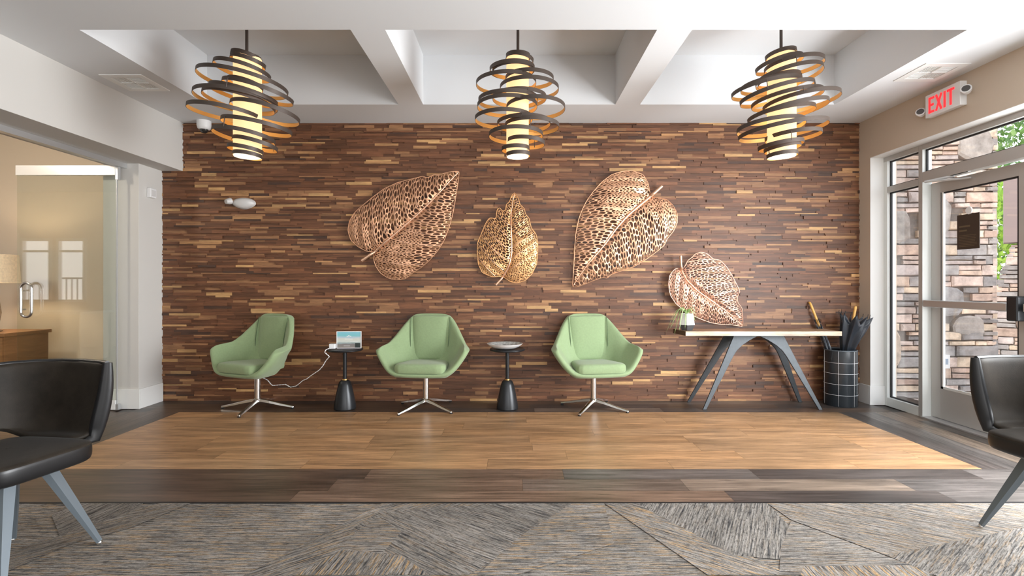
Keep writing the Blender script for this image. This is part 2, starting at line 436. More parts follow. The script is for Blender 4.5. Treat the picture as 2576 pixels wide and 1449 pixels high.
def floor_dark():
    rnd = random.Random(8); q = Mesh(); z = -0.003
    q.quad([(OX, -3.4, z - .002), (4.2, -3.4, z - .002), (4.2, OY1, z - .002), (OX, OY1, z - .002)], 0, (0.03, 0.02, 0.015), [(0, 0)] * 4)
    z = 0.0
    w = (BY0 - CY) / 3
    rows = [(CY, [(-9, 0), (-1.25, 1), (1.22, 4), (2.45, 3), (4, 3)]), (CY + w, [(-9, 0), (-1.09, 1), (0.05, 2), (1.02, 5), (2.34, 3), (4, 3)]),
            (CY + 2 * w, [(-9, 0), (-0.93, 1), (0.31, 3), (1.52, 4), (2.9, 3), (4, 3)])]
    for y, js in rows:
        for i in range(len(js) - 1):
            x0, x1 = max(js[i][0], XL - .14), min(js[i + 1][0], BX1 + .62)
            c = DK[js[i][1]]; k = rnd.uniform(.92, 1.08)
            plank(q, x0, x1, y, y + w, z, tuple(t * k for t in c), 'x', rnd)
    # far border
    w = (WY - BY1) / 3; y = BY1
    for r in range(3):
        x = XL - rnd.uniform(0, 1.2)
        while x < BX1 + .6:
            x0, x1 = max(x, XL), min(x + 1.22, 3.57); x += 1.22
            if x1 - x0 < .02: continue
            c = DK[rnd.choice([0, 4, 4, 0, 2])]; plank(q, x0, x1, y, y + w, z, c, 'x', rnd)
        y += w
    # left border and right border run towards the camera; mitred onto the far border
    for X0, X1, side in ((XL - .14, BX0, -1), (BX1, 3.72, 1)):
        n = 3 if side < 0 else 4; w = (X1 - X0) / n; x = X0
        for r in range(n):
            y = BY0 - rnd.uniform(0, 1.0)
            while y < BY1:
                y0, y1 = max(y, BY0), min(y + 1.22, BY1); y += 1.22
                if y1 - y0 < .02: continue
                c = DK[rnd.choice([0, 0, 1])] if side < 0 else DK[[4, 3, 5, 3][r % 4] if rnd.random() < .7 else 5]
                plank(q, x, x + w, y0, y1, z, c, 'y', rnd)
            x += w
    # corner tiles: near left/right of the far border keep running in x
    # office floor
    y = -0.2
    while y < OY1:
        x = OX - rnd.uniform(0, 1.2)
        while x < XL - .14:
            x0, x1 = max(x, OX), min(x + 1.22, XL - .14); x += 1.22
            if x1 - x0 < .02: continue
            k = rnd.uniform(.85, 1.15); plank(q, x0, x1, y, y + .178, z, tuple(t * k for t in DK[0]), 'x', rnd)
        y += .178
    return struct(q.build('floor', M['floor_dark']))
floor_dark()

# carpet: tiles of ribbed pile laid as slanted patches, the ribs turn from patch to patch
def carpet_mat():
    m = bpy.data.materials.new('ribbed_carpet'); m.use_nodes = True; nt = m.node_tree; b = nt.nodes['Principled BSDF']
    b.inputs['Roughness'].default_value = 0.95; b.inputs['Specular IOR Level'].default_value = 0.15
    L = nt.links.new
    t = nt.nodes.new('ShaderNodeTexCoord')
    def nz(scale, detail, rough=.6):
        mp = nt.nodes.new('ShaderNodeMapping'); mp.inputs['Scale'].default_value = scale; L(t.outputs['UV'], mp.inputs[0])
        n = nt.nodes.new('ShaderNodeTexNoise'); n.inputs['Scale'].default_value = 1; n.inputs['Detail'].default_value = detail; n.inputs['Roughness'].default_value = rough
        L(mp.outputs[0], n.inputs['Vector']); return n.outputs['Fac']
    rib = nz((5, 130, 1), 4); gold = nz((7, 105, 1), 3); dash = nz((28, 150, 1), 2); soft = nz((1.5, 3.0, 1), 2)
    fine = nt.nodes.new('ShaderNodeTexNoise'); fine.inputs['Scale'].default_value = 260; L(t.outputs['Object'], fine.inputs['Vector'])
    r1 = nt.nodes.new('ShaderNodeValToRGB'); e = r1.color_ramp.elements
    e[0].position = .36; e[0].color = (0.050, 0.050, 0.052, 1); e[1].position = .50; e[1].color = (0.215, 0.197, 0.176, 1)
    x = e.new(.62); x.color = (0.305, 0.284, 0.260, 1)
    L(rib, r1.inputs[0])
    g = nt.nodes.new('ShaderNodeMath'); g.operation = 'MULTIPLY'
    r2 = nt.nodes.new('ShaderNodeMapRange'); r2.inputs['From Min'].default_value = .53; r2.inputs['From Max'].default_value = .60; L(gold, r2.inputs[0])
    a = nt.nodes.new('ShaderNodeAttribute'); a.attribute_name = 'tone'; sp = nt.nodes.new('ShaderNodeSeparateColor'); L(a.outputs['Color'], sp.inputs[0])
    L(r2.outputs[0], g.inputs[0]); L(sp.outputs[0], g.inputs[1])
    mx = nt.nodes.new('ShaderNodeMix'); mx.data_type = 'RGBA'; mx.inputs[7].default_value = (0.42, 0.27, 0.13, 1)
    L(g.outputs[0], mx.inputs[0]); L(r1.outputs[0], mx.inputs[6])
    r3 = nt.nodes.new('ShaderNodeMapRange'); r3.inputs['From Min'].default_value = .36; r3.inputs['From Max'].default_value = .5; r3.inputs['To Min'].default_value = .45; L(dash, r3.inputs[0])
    r4 = nt.nodes.new('ShaderNodeMapRange'); r4.inputs['From Min'].default_value = .3; r4.inputs['From Max'].default_value = .7; r4.inputs['To Min'].default_value = .75; r4.inputs['To Max'].default_value = 1.25; L(fine.outputs['Fac'], r4.inputs[0])
    r5 = nt.nodes.new('ShaderNodeMapRange'); r5.inputs['From Min'].default_value = .3; r5.inputs['From Max'].default_value = .7; r5.inputs['To Min'].default_value = .82; r5.inputs['To Max'].default_value = 1.18; L(soft, r5.inputs[0])
    m1 = nt.nodes.new('ShaderNodeMath'); m1.operation = 'MULTIPLY'; L(r3.outputs[0], m1.inputs[0]); L(r4.outputs[0], m1.inputs[1])
    m2 = nt.nodes.new('ShaderNodeMath'); m2.operation = 'MULTIPLY'; L(m1.outputs[0], m2.inputs[0]); L(r5.outputs[0], m2.inputs[1])
    m3 = nt.nodes.new('ShaderNodeMath'); m3.operation = 'MULTIPLY'; L(m2.outputs[0], m3.inputs[0]); L(sp.outputs[1], m3.inputs[1])
    v = nt.nodes.new('ShaderNodeVectorMath'); v.operation = 'SCALE'; L(mx.outputs[2], v.inputs[0]); L(m3.outputs[0], v.inputs['Scale']); L(v.outputs[0], b.inputs['Base Color'])
    bp = nt.nodes.new('ShaderNodeBump'); bp.inputs['Strength'].default_value = .6; bp.inputs['Distance'].default_value = .003; L(rib, bp.inputs['Height']); L(bp.outputs[0], b.inputs['Normal'])
    return m
def carpet():
    q = Mesh()
    def patch(pts, ang, gold=0.5, k=1.0, z=0.0):
        """pts in floor metres; ang = direction of the ribs"""
        c, s = math.cos(R(ang)), math.sin(R(ang)); o = (len(q.f) * 3.7, len(q.f) * 1.9)
        uv = [(x * c + y * s + o[0], -x * s + y * c + o[1]) for x, y in pts]
        q.quad([(x, y, z) for x, y in pts], 0, (gold, k, 0), uv)
    def fl(px, py): Y = F * CH / (py - VY); return ((px - VX) / F * Y, Y)
    Z = 0.004
    # ground patch everywhere
    patch([(-3.77, -3.2), (3.56, -3.2), (3.56, CY), (-3.77, CY)], 0, .55, 1.0, Z - .002)
    tris = [
        ([(960, 1449), (745, 1449), (1085, 1268), (1260, 1268)], 41, .35, .92),
        ([(1260, 1268), (1085, 1268), (960, 1268), (500, 1510), (745, 1449)], 39, .55, .95),
        ([(1260, 1268), (1480, 1268), (1230, 1420), (1218, 1425), (960, 1290)], -34, .15, .95),
        ([(960, 1285), (1218, 1425), (1180, 1449), (960, 1449), (905, 1400), (890, 1330)], -38, .25, .98),
        ([(950, 1300), (850, 1380), (960, 1395), (1010, 1340)], 0, .6, .95),
        ([(740, 1449), (860, 1385), (1010, 1400), (1080, 1449)], 84, .8, 1.0),
        ([(1440, 1268), (1520, 1268), (1545, 1370), (1300, 1449), (1200, 1449), (1310, 1350)], 0, .65, .98),
        ([(1520, 1268), (1600, 1268), (1990, 1449), (1780, 1449)], -37, .75, 1.02),
        ([(1600, 1268), (1930, 1268), (1990, 1330), (1960, 1410), (1850, 1400)], 62, .08, .98),
        ([(1930, 1268), (2576, 1268), (2576, 1330), (2230, 1400), (1990, 1310)], -30, .5, 1.05),
        ([(1990, 1312), (2230, 1402), (2360, 1449), (1960, 1449), (1965, 1380)], 0, .3, 1.02),
        ([(2020, 1428), (2310, 1425), (2360, 1470), (2010, 1470)], 86, .9, 1.02),
        ([(180, 1268), (360, 1268), (330, 1330), (150, 1350), (130, 1300)], 78, .15, .85),
        ([(0, 1449), (180, 1370), (330, 1330), (480, 1268), (400, 1268), (150, 1350), (0, 1400)], 40, .45, .9),
        ([(2230, 1400), (2576, 1330), (2700, 1449), (2400, 1470)], 38, .3, 1.0),
    ]
    for i, (pp, a, g, k) in enumerate(tris):
        pts = [fl(*p) for p in pp]
        pts = [(x, min(y, CY)) for x, y in pts]
        patch(pts, a, g, k, Z + i * 0.00015)
    return struct(q.build('floor', carpet_mat()))
carpet()
struct(bbox('trim_2', [((XL - .1, CY - .004, 0), (XR + .1, CY + .006, .0075))], mat('black_metal_transition', (0.03, 0.03, 0.032), 0.4, 0.5)))

# ------------------------------------------------------------------ storefront: sidelight window and glass entrance door
FX0, FX1 = 3.69, 3.775       # depth of the frame
def yz(q, y0, y1, z0, z1, x0=FX0, x1=FX1): q.append(((x0, y0, z0), (x1, y1, z1)))
def pane(name, X, y0, y1, z0, z1, m, parent, th=0.006):
    return bbox(name, [((X, y0, z0), (X + th, y1, z1))], m, parent)
def storefront():
    w = thing('window_1', None, None); struct(w)
    b = []
    yz(b, 5.115, 5.164, 0, 2.465); yz(b, 4.672, 4.717, 0, 2.465); yz(b, 4.717, 5.115, 2.42, 2.465); yz(b, 4.717, 5.115, 2.11, 2.165); yz(b, 4.717, 5.115, 0, 0.085)
    yz(b, -1.4, 4.672, 2.42, 2.465); yz(b, -1.4, 4.672, 2.125, 2.215)
    for y in (2.86, 1.9, .9, -.1, -1.35): yz(b, y - .045, y, 0, 2.465)
    yz(b, -1.4, 2.8, 0, 0.085)
    bbox('frame', b, M['store_light'], w, bevel=.003)
    # the narrow room-facing faces carry thin strips of a darker grey
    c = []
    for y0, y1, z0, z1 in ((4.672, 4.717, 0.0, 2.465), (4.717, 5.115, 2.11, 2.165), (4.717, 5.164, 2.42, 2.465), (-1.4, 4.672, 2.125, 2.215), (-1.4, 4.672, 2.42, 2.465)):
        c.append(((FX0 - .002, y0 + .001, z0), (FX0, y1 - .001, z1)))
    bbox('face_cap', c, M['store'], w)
    g = []
    def ring(y0, y1, z0, z1, t=.012):
        x0, x1 = FX0 + .028, FX0 + .045
        g.extend([((x0, y0, z0), (x1, y0 + t, z1)), ((x0, y1 - t, z0), (x1, y1, z1)), ((x0, y0, z0), (x1, y1, z0 + t)), ((x0, y0, z1 - t), (x1, y1, z1))])
    ring(4.717, 5.115, 2.165, 2.42); ring(4.717, 5.115, .085, 2.11); ring(2.86, 4.672, 2.215, 2.42)
    bbox('gasket', g, M['gasket'], w)
    pane('pane', FX0 + .035, 4.717, 5.115, 2.165, 2.42, M['glass'], w); pane('pane', FX0 + .035, 4.717, 5.115, .085, 2.11, M['glass'], w)
    pane('pane', FX0 + .035, 2.86, 4.672, 2.215, 2.42, M['glass'], w)
    # threshold
    struct(bbox('trim_3', [((FX0 - .02, 2.82, 0), (FX1 + .06, 4.672, .013))], M['alu'], bevel=.003))
    for n, (ya, yb) in ((1, (3.757, 4.668)), (2, (2.862, 3.753))):
        d = thing('door_%d' % n, None, None, (0, 0, 0)); struct(d)
        X0, X1 = 3.765, 3.81
        bbox('frame', [((X0, yb - .102, .016), (X1, yb, 2.11)), ((X0, ya, .016), (X1, ya + .102, 2.11)), ((X0, ya + .1, .016), (X1, yb - .1, .283)), ((X0, ya + .1, 2.012), (X1, yb - .1, 2.11))], M['store'], d, bevel=.004)
        a, b2, z0, z1, t = ya + .102, yb - .102, .283, 2.012, .012
        bbox('gasket', [((X0 + .003, a, z0), (X0 + .022, a + t, z1)), ((X0 + .003, b2 - t, z0), (X0 + .022, b2, z1)), ((X0 + .003, a, z0), (X0 + .022, b2, z0 + t)), ((X0 + .003, a, z1 - t), (X0 + .022, b2, z1))], M['gasket'], d)
        bbox('glazing_bead', [((X0 - .001, b2 - .03, z0), (X0 + .012, b2 - .013, z1)), ((X0 - .001, a + .014, z0), (X0 + .012, b2 - .013, z0 + .02))], M['store_light'], d)
        pane('pane', X0 + .018, a, b2, z0, z1, M['glass'], d)
        # panic bar
        pb = bbox('panic_bar', [((X0 - .085, ya + .11, 1.0), (X0 - .04, yb - .01, 1.062))], M['alu'], d, bevel=.012, seg=3)
        bbox('panic_bar_mount', [((X0 - .05, yb - .06, 1.005), (X0 + .001, yb - .015, 1.057)), ((X0 - .05, ya + .12, 1.005), (X0 + .001, ya + .17, 1.057))], M['black_metal'], d, bevel=.004)
        tag(bbox('panic_bar_case', [((X0 - .10, ya + .01, .93), (X0 - .001, ya + .10, 1.115))], M['black_metal'], d, bevel=.02, seg=3), 'black latch case')
        # closer
        cl = bbox('door_closer', [((X0 - .055, yb - .46, 2.125), (FX0 - .002 + .01, yb - .20, 2.185))], M['alu'], d, bevel=.006)
        tube('closer_arm', [(X0 - .05, yb - .30, 2.12), (X0 - .17, yb - .14, 2.10)], .012, M['alu'], cl)
        tube('closer_arm', [(X0 - .17, yb - .14, 2.10), (X0 - .01, yb - .42, 2.08)], .009, M['alu'], cl)
storefront()

def notice():
    n = thing('door_notice', 'dark brown rectangular notice with pale lines hanging inside the glass entrance door', 'sign', (3.752, 4.275, 1.64))
    bbox('panel', [((0, -.105, -.145), (.006, .105, .145))], mat('dark_brown_board', (0.045, 0.030, 0.022), .45), n)
    b = []
    rnd = random.Random(3)
    ink = mat('faint_tan_print', (0.13, 0.095, 0.055), .5)
    for k in range(2):
        z = .045 - k * .035; b.append(((-.0012, -.02 + k * .03, z - .007), (0, .085, z + .007)))
    for k in range(8):
        z = -.03 - k * .013; b.append(((-.0012, -.085 + rnd.uniform(0, .03), z - .002), (0, .085, z + .002)))
    bbox('printed_lines', b, ink, n)
    lathe('suction_hook', [(0, -.006), (.03, -.006), (.034, 0), (.02, .006), (.0, .010)], M['plastic'], n, seg=10)
    o = n.children[-1] if n.children else None
    h = [c for c in COL.objects if c.parent == n and c.name.startswith('suction_hook')][0]
    h.rotation_euler = (0, R(90), 0); h.location = (.002, -.01, .172); tag(h, 'white hook')
notice()

# exit sign
def exit_sign():
    s = thing('exit_sign', 'white rectangular exit sign with lit red letters and two lamp heads on tan wall', 'exit sign', (XR, 4.235, 2.71))
    bbox('housing', [((-.055, -.172, -.095), (0, .172, .095))], M['plastic'], s, bevel=.006)
    X0, X1 = -.0575, -.054
    q = Mesh(); t = .019; H = .066
    cnt = [0]
    def seg(y0, z0, y1, z1, w=t):
        cnt[0] += 1; X0 = -.0575 - cnt[0] * .00012
        a = Vector((0, y0, z0)); b = Vector((0, y1, z1)); d = (b - a).normalized(); n = Vector((0, -d.z, d.y)) * w / 2
        p = [a + n, a - n, b - n, b + n]
        vs = [(X0, v.y, v.z) for v in p] + [(X1, v.y, v.z) for v in p]
        q.add(vs, [(0, 1, 2, 3), (7, 6, 5, 4), (0, 4, 5, 1), (1, 5, 6, 2), (2, 6, 7, 3), (3, 7, 4, 0)])
    # letters run from far (larger y) to near (smaller y)
    y = .125
    seg(y, -H, y, H); seg(y + t / 2, H - t / 2, y - .048, H - t / 2); seg(y + t / 2, 0, y - .042, 0); seg(y + t / 2, -H + t / 2, y - .048, -H + t / 2)
    seg(.058, H, .004, -H, .018); seg(.004, H, .058, -H, .018)
    seg(-.028, -H, -.028, H)
    seg(-.086, -H, -.086, H); seg(-.052, H - t / 2, -.120, H - t / 2)
    tag(q.build('lettering', M['red'], s), 'lit red capital letters')
    for y, z in ((.225, -.03), (-.225, .0)):
        h = lathe('lamp_head', [(0, -.03), (.022, -.028), (.034, 0), (.036, .022), (.0, .024)], M['plastic'], s, seg=20)
        h.rotation_euler = (R(70), 0, R(-50)); h.location = (-.05, y, z)
        l = lathe('lens', [(0, 0), (.027, 0), (.027, .003), (.018, .0045), (0, .0045)], mat('grey_reflector', (.12, .12, .12), .15, .6), h, seg=20, loc=(0, 0, .023))
exit_sign()

# supply vents in the ceiling
def vent(loc, rz, label):
    v = thing('ceiling_vent', label, 'vent', loc, rz, 'square supply vents in the ceiling')
    bbox('frame', [((-.17, -.17, -.006), (.17, -.12, .004)), ((-.17, .12, -.006), (.17, .17, .004)), ((-.17, -.12, -.006), (-.12, .12, .004)), ((.12, -.12, -.006), (.17, .12, .004)), ((-.006, -.12, -.006), (.006, .12, .004)), ((-.12, -.006, -.006), (.12, .006, .004))], M['trim'], v, bevel=.001)
    bbox('backing', [((-.12, -.12, .001), (.12, .12, .004))], mat('vent_shadow_grey', (.03, .03, .03), .8), v)
    q = Mesh()
    for (a, c) in ((-1, -1), (1, 1)):
        for k in range(6):
            x = a * (.018 + k * .019); q.box((min(x, x + .003), min(0, c * .115), -.0035), (max(x, x + .003), max(0, c * .115), .001))
    for (a, c) in ((-1, 1), (1, -1)):
        for k in range(6):
            y = c * (.018 + k * .019); q.box((min(0, a * .115), min(y, y + .003), -.0035), (max(0, a * .115), max(y, y + .003), .001))
    q.build('louvre', M['trim'], v)
vent((-3.13, 4.27, ZC), 0, 'white square ceiling vent at the left, beside the dropped header')
vent((3.27, 4.06, ZC), 0, 'white square ceiling vent at the right, above the lit exit sign')

# dome camera, oval emergency light, door sensor
c = thing('security_camera', 'small white dome security camera at the top left corner of the wood wall', 'security camera', (-3.165, 5.27, 2.87))
lathe('housing', [(0, -.09), (.045, -.09), (.058, -.08), (.066, -.05), (.066, 0), (0, 0)], M['plastic'], c)
lathe('dome_lens', [(0, -.128), (.02, -.124), (.036, -.108), (.041, -.088)], M['darkglass'], c)
def emergency_light():
    e = thing('emergency_light', 'white oval emergency light mounted on the wood wall above the left chair', 'light', (-2.80, WY - .016, 2.035))
    q = Mesh(); rows = []
    for i in range(9):
        t = i / 8; r = math.cos(t * PI / 2) ** .6; y = -.075 * math.sin(t * PI / 2)
        row = []
        for k in range(33):
            a = 2 * PI * k / 32; x = .118 * math.cos(a) * r; z = .058 * math.sin(a) * r
            if z < 0: z *= 1.05; x *= 1 - .25 * (z / .06) ** 2
            row.append((x + .02, y, z))
        rows.append(row)
    v, f = grid_geo(rows); q.add(v, f); o = q.build('housing', M['greyplastic'], e, True); sharp(o, 60)
    h = lathe('lamp_head', [(0, -.055), (.028, -.05), (.040, -.02), (.041, 0), (0, 0.0)], M['greyplastic'], e, seg=24)
    h.rotation_euler = (R(-75), 0, R(-35)); h.location = (-.095, -.05, .018); h.scale = (1, .8, 1)
emergency_light()
s = thing('motion_sensor', 'small white sensor box at the edge of the white pillar', 'sensor', (XL + .015, 5.15, 2.11))
bbox('housing', [((-.014, -.045, -.047), (.022, .045, .047))], M['plastic'], s, bevel=.008, seg=3)
bbox('lens', [((.021, -.03, -.03), (.026, .03, .03))], M['greyplastic'], s, bevel=.003)

# ------------------------------------------------------------------ office glass door and what stands behind it
def glass_door():
    struct(bbox('trim_4', [((-3.80, 0.2, SZ - .048), (-3.745, 4.998, SZ - .001))], M['alu'], bevel=.003))
    d = thing('door_3', None, None, (0, 0, 0)); struct(d)
    x0, x1, Y = -4.745, -3.805, 4.93
    bbox('pane', [((x0, Y, .095), (x1, Y + .012, 2.245))], M['glass_green'], d)
    bbox('top_rail', [((x0 - .004, Y - .012, 2.243), (x1 + .004, Y + .026, 2.335))], mat('satin_white_rail', (.74, .72, .70), .3, .2), d, bevel=.002)
    bbox('bottom_rail', [((x0 - .004, Y - .012, .008), (x1 + .004, Y + .026, .098))], M['trim'], d, bevel=.002)
    bbox('pivot', [((x1 + .004, Y - .01, 2.20), (x1 + .03, Y + .024, 2.33)), ((x1 + .004, Y - .01, 0.006), (x1 + .03, Y + .024, .06)), ((x1 + .006, Y - .002, .06), (x1 + .012, Y + .014, 2.2))], M['alu'], d, bevel=.002)
    hx, hz = -4.615, 1.055
    path = []
    for k in range(41):
        a = 2 * PI * k / 40; z = math.sin(a) * .05; x = math.cos(a) * .05
        path.append((hx + x, Y - .045, hz + z + (.11 if math.sin(a) >= 0 else -.11)))
    path.append(path[0])
    tube('door_handle', path, .012, M['chrome'], d, seg=12, cap=False)
    tube('handle_post', [(hx - .05, Y - .045, hz + .09), (hx - .05, Y + .0, hz + .09)], .008, M['chrome'], d)
    tube('handle_post', [(hx - .05, Y - .045, hz - .09), (hx - .05, Y + .0, hz - .09)], .008, M['chrome'], d)
glass_door()

def cabinet():
    c = thing('office_cabinet', 'low brown wooden cabinet in the office under the table lamp', 'cabinet', (-5.75, 5.55, 0))
    wm = wood_mat('brown_cabinet_wood', rough=.4, grain=.25, scale=(3, 3, 20), color=(.30, .15, .06), uv=False)
    bbox('body', [((-.85, -.25, .06), (.52, .25, .665))], wm, c, bevel=.004)
    bbox('top', [((-.87, -.27, .665), (.54, .27, .70))], wm, c, bevel=.004)
    for k in range(3):
        d = bbox('door', [((-.84 + k * .453, -.268, .08), (-.84 + k * .453 + .447, -.25, .655))], wm, c, bevel=.003)
        bbox('handle', [((-.84 + k * .453 + .40, -.285, .40), (-.84 + k * .453 + .41, -.268, .50))], M['brass'], d)
    bbox('plinth', [((-.82, -.22, 0), (.49, .22, .06))], M['black_metal'], c)
cabinet()
def table_lamp():
    l = thing('table_lamp', 'table lamp with beige drum shade on the brown office cabinet', 'lamp', (-5.56, 5.50, .70))
    lathe('base', [(0, 0), (.08, 0), (.085, .012), (.05, .02), (.06, .10), (.075, .2), (.06, .32), (.018, .40), (.012, .52)], mat('taupe_ceramic', (.34, .25, .17), .25), l)
    lathe('lamp_shade', [(.225, .52), (.21, .82)], mat('linen_lamp_shade', (.62, .50, .36), .8, emit=(1, .72, .42), estr=.25, noise=.2, nscale=40), l)
    light('lamp_bulb', 'POINT', (-5.56, 5.50, 1.36), 14, (1, .78, .5), size=.04)
table_lamp()
def desk():
    c = thing('reception_desk', 'pale counter near the office windows', 'desk', (-7.6, 1.6, 0))
    bbox('top', [((-.95, -.35, .74), (.95, .35, .78))], M['white'], c, bevel=.004)
    bbox('front_panel', [((-.9, -.3, 0), (.9, -.27, .74))], M['beige'], c)
    bbox('side_panel', [((-.9, -.3, 0), (-.87, .3, .74))], M['beige'], c); bbox('side_panel', [((.87, -.3, 0), (.9, .3, .74))], M['beige'], c)
desk()
def railing():
    q = Mesh(); f = thing('iron_railing', 'black iron railing outside the office windows', 'railing', (-9.0, -2.2, -.05))
    for k in range(26): q.box((-1.6 + k * .128, -.01, 0), (-1.6 + k * .128 + .018, .01, 1.38))
    q.build('bars', M['black_metal'], f)
    bbox('top_rail', [((-1.65, -.02, 1.38), (1.7, .02, 1.42))], M['black_metal'], f)
railing()

# ------------------------------------------------------------------ outside the entrance
struct(bbox('floor', [((3.83, -6, -.06), (40, 60, -.03)), ((-30, -8, -.08), (3.8, -3.4, -.05))], mat('pinkish_concrete', (.50, .42, .37), .85, noise=.12, nscale=6)))
STONE = [tuple(min(.75, x * 1.2) for x in c) for c in [(.42, .31, .24), (.36, .26, .21), (.32, .27, .25), (.24, .22, .21), (.47, .37, .28), (.29, .265, .25), (.38, .30, .26), (.22, .20, .19), (.44, .34, .29)]]
def stone_pier(name, label, cx, cy, wx, wy, h, seed, big=(), taper=0.0):
    """a pier faced with stacked stone: rows of irregular stones on all four sides, mortar core"""
    rnd = random.Random(seed); q = Mesh()
    def hw(z): return wx / 2 - taper * z, wy / 2 - taper * z
    q2 = Mesh()
    a0, b0 = hw(0); a1, b1 = hw(h)
    mort = (.20, .17, .15)
    q.add([(-a0 + .03, -b0 + .03, 0), (a0 - .03, -b0 + .03, 0), (a0 - .03, b0 - .03, 0), (-a0 + .03, b0 - .03, 0), (-a1 + .03, -b1 + .03, h), (a1 - .03, -b1 + .03, h), (a1 - .03, b1 - .03, h), (-a1 + .03, b1 - .03, h)],
          [(0, 1, 5, 4), (1, 2, 6, 5), (2, 3, 7, 6), (3, 0, 4, 7), (4, 5, 6, 7)], 0, mort)
    def stone(u0, u1, z0, z1, face, prot, c, pts=None):
        A, B = hw((z0 + z1) / 2)
        n = 3
        if pts is None:
            j = lambda s: rnd.uniform(-s, s)
            e = .006
            pts = [(u0 + e, z0 + e + j(.004)), ((u0 + u1) / 2 + j(.02), z0 + e + j(.004)), (u1 - e, z0 + e + j(.004)), (u1 - e + j(.006), (z0 + z1) / 2), (u1 - e, z1 - e + j(.004)), ((u0 + u1) / 2 + j(.02), z1 - e + j(.003)), (u0 + e, z1 - e + j(.004)), (u0 + e + j(.006), (z0 + z1) / 2)]
        cu = sum(p[0] for p in pts) / len(pts); cz = sum(p[1] for p in pts) / len(pts)
        def W(u, z, d):
            if face == 0: return (u, -B - d, z)
            if face == 1: return (A + d, u, z)
            if face == 2: return (-u, B + d, z)
            return (-A - d, -u, z)
        base = [W(p[0], p[1], -.04) for p in pts]; mid = [W(p[0], p[1], prot * .55) for p in pts]
        ins = [W(cu + (p[0] - cu) * (1 - .018 / max(.02, abs(p[0] - cu) + abs(p[1] - cz))), cz + (p[1] - cz) * .82, prot + rnd.uniform(-.004, .004)) for p in pts]
        m = len(pts); vs = base + mid + ins; fs = []
        for k in range(m):
            k2 = (k + 1) % m; fs += [(k, k2, m + k2, m + k), (m + k, m + k2, 2 * m + k2, 2 * m + k)]
        fs.append(tuple(2 * m + k for k in range(m)))
        q.add(vs, fs, 0, c)
    for face in range(4):
        W0 = wx if face in (0, 2) else wy
        z = 0.0
        while z < h:
            rh = rnd.choice([.055, .07, .085, .10, .12]); rh = min(rh, h - z)
            A, B = hw(z + rh / 2); half = A if face in (0, 2) else B
            if rh < .03: break
            u = -half - .015
            while u < half + .015:
                L = rnd.uniform(.12, .42); u1 = min(u + L, half + .015)
                if half + .015 - u1 < .08: u1 = half + .015
                skip = False
                for (bf, bu, bz, brx, brz) in big:
                    if bf == face and abs((u + u1) / 2 - bu) < brx * .8 and abs(z + rh / 2 - bz) < brz * .8: skip = True
                c = rnd.choice(STONE); k = rnd.uniform(.85, 1.2); c = tuple(t * k for t in c)
                if not skip:
                    if rh > .09 and rnd.random() < .4:
                        stone(u, u1, z, z + rh * .5, face, rnd.uniform(.005, .03), c); c2 = rnd.choice(STONE); stone(u, u1, z + rh * .5, z + rh, face, rnd.uniform(.005, .03), c2)
                    else: stone(u, u1, z, z + rh, face, rnd.uniform(.005, .035), c)
                u = u1
            z += rh
    for (bf, bu, bz, brx, brz) in big:
        pts = []
        for k in range(12):
            a = 2 * PI * k / 12; rr = 1 + rnd.uniform(-.1, .1)
            pts.append((bu + brx * rr * math.copysign(abs(math.cos(a)) ** .7, math.cos(a)), bz + brz * rr * math.copysign(abs(math.sin(a)) ** .7, math.sin(a))))
        stone(0, 0, bz - brz, bz + brz, bf, .035, rnd.choice([(.33, .29, .26), (.46, .36, .28), (.31, .29, .28)]), pts)
    t = thing(name, label, 'pillar', (cx, cy, -.03))
    q.build('stacked_stone', M['stone'], t)
    return t
M['stone'] = mat('stacked_stone', rough=.85, attr='tone', noise=.42, nscale=7, bump=1.0, bscale=14)
stone_pier('stone_pillar', 'stacked stone pillar seen through the sidelight and entrance door', 4.55, 6.05, 1.33, .9, 3.6, 4,
           big=[(0, -.42, 1.85, .16, .19), (0, .0, 1.95, .17, .2), (0, .12, 1.05, .19, .16), (0, -.52, 1.5, .10, .17), (0, .36, .78, .17, .11), (0, .42, 2.75, .2, .19), (0, -.5, .55, .13, .2)])
p2 = stone_pier('stone_pillar', 'tapered stone pillar farther out, beside the bright green hedge', 7.1, 6.85, 1.6, 1.0, 1.78, 9, taper=.25)
p2.rotation_euler = (0, 0, R(-43))
pc = bbox('post', [((-.45, -.15, 1.80), (.45, .15, 2.70))], mat('mauve_brown_paint', (.25, .19, .18), .6), p2, bevel=.005)
pw = p2
o = thing('outdoor_outlet', 'small grey weatherproof outlet box on the stone pillar outside', 'outlet', (4.62, 5.59, .375))
bbox('cover', [((-.045, -.06, -.075), (.045, .03, .075))], M['greyplastic'], o, bevel=.008)
bbox('socket', [((-.02, -.064, -.03), (.02, -.06, .03))], mat('socket_grey', (.2, .25, .32), .4), o)

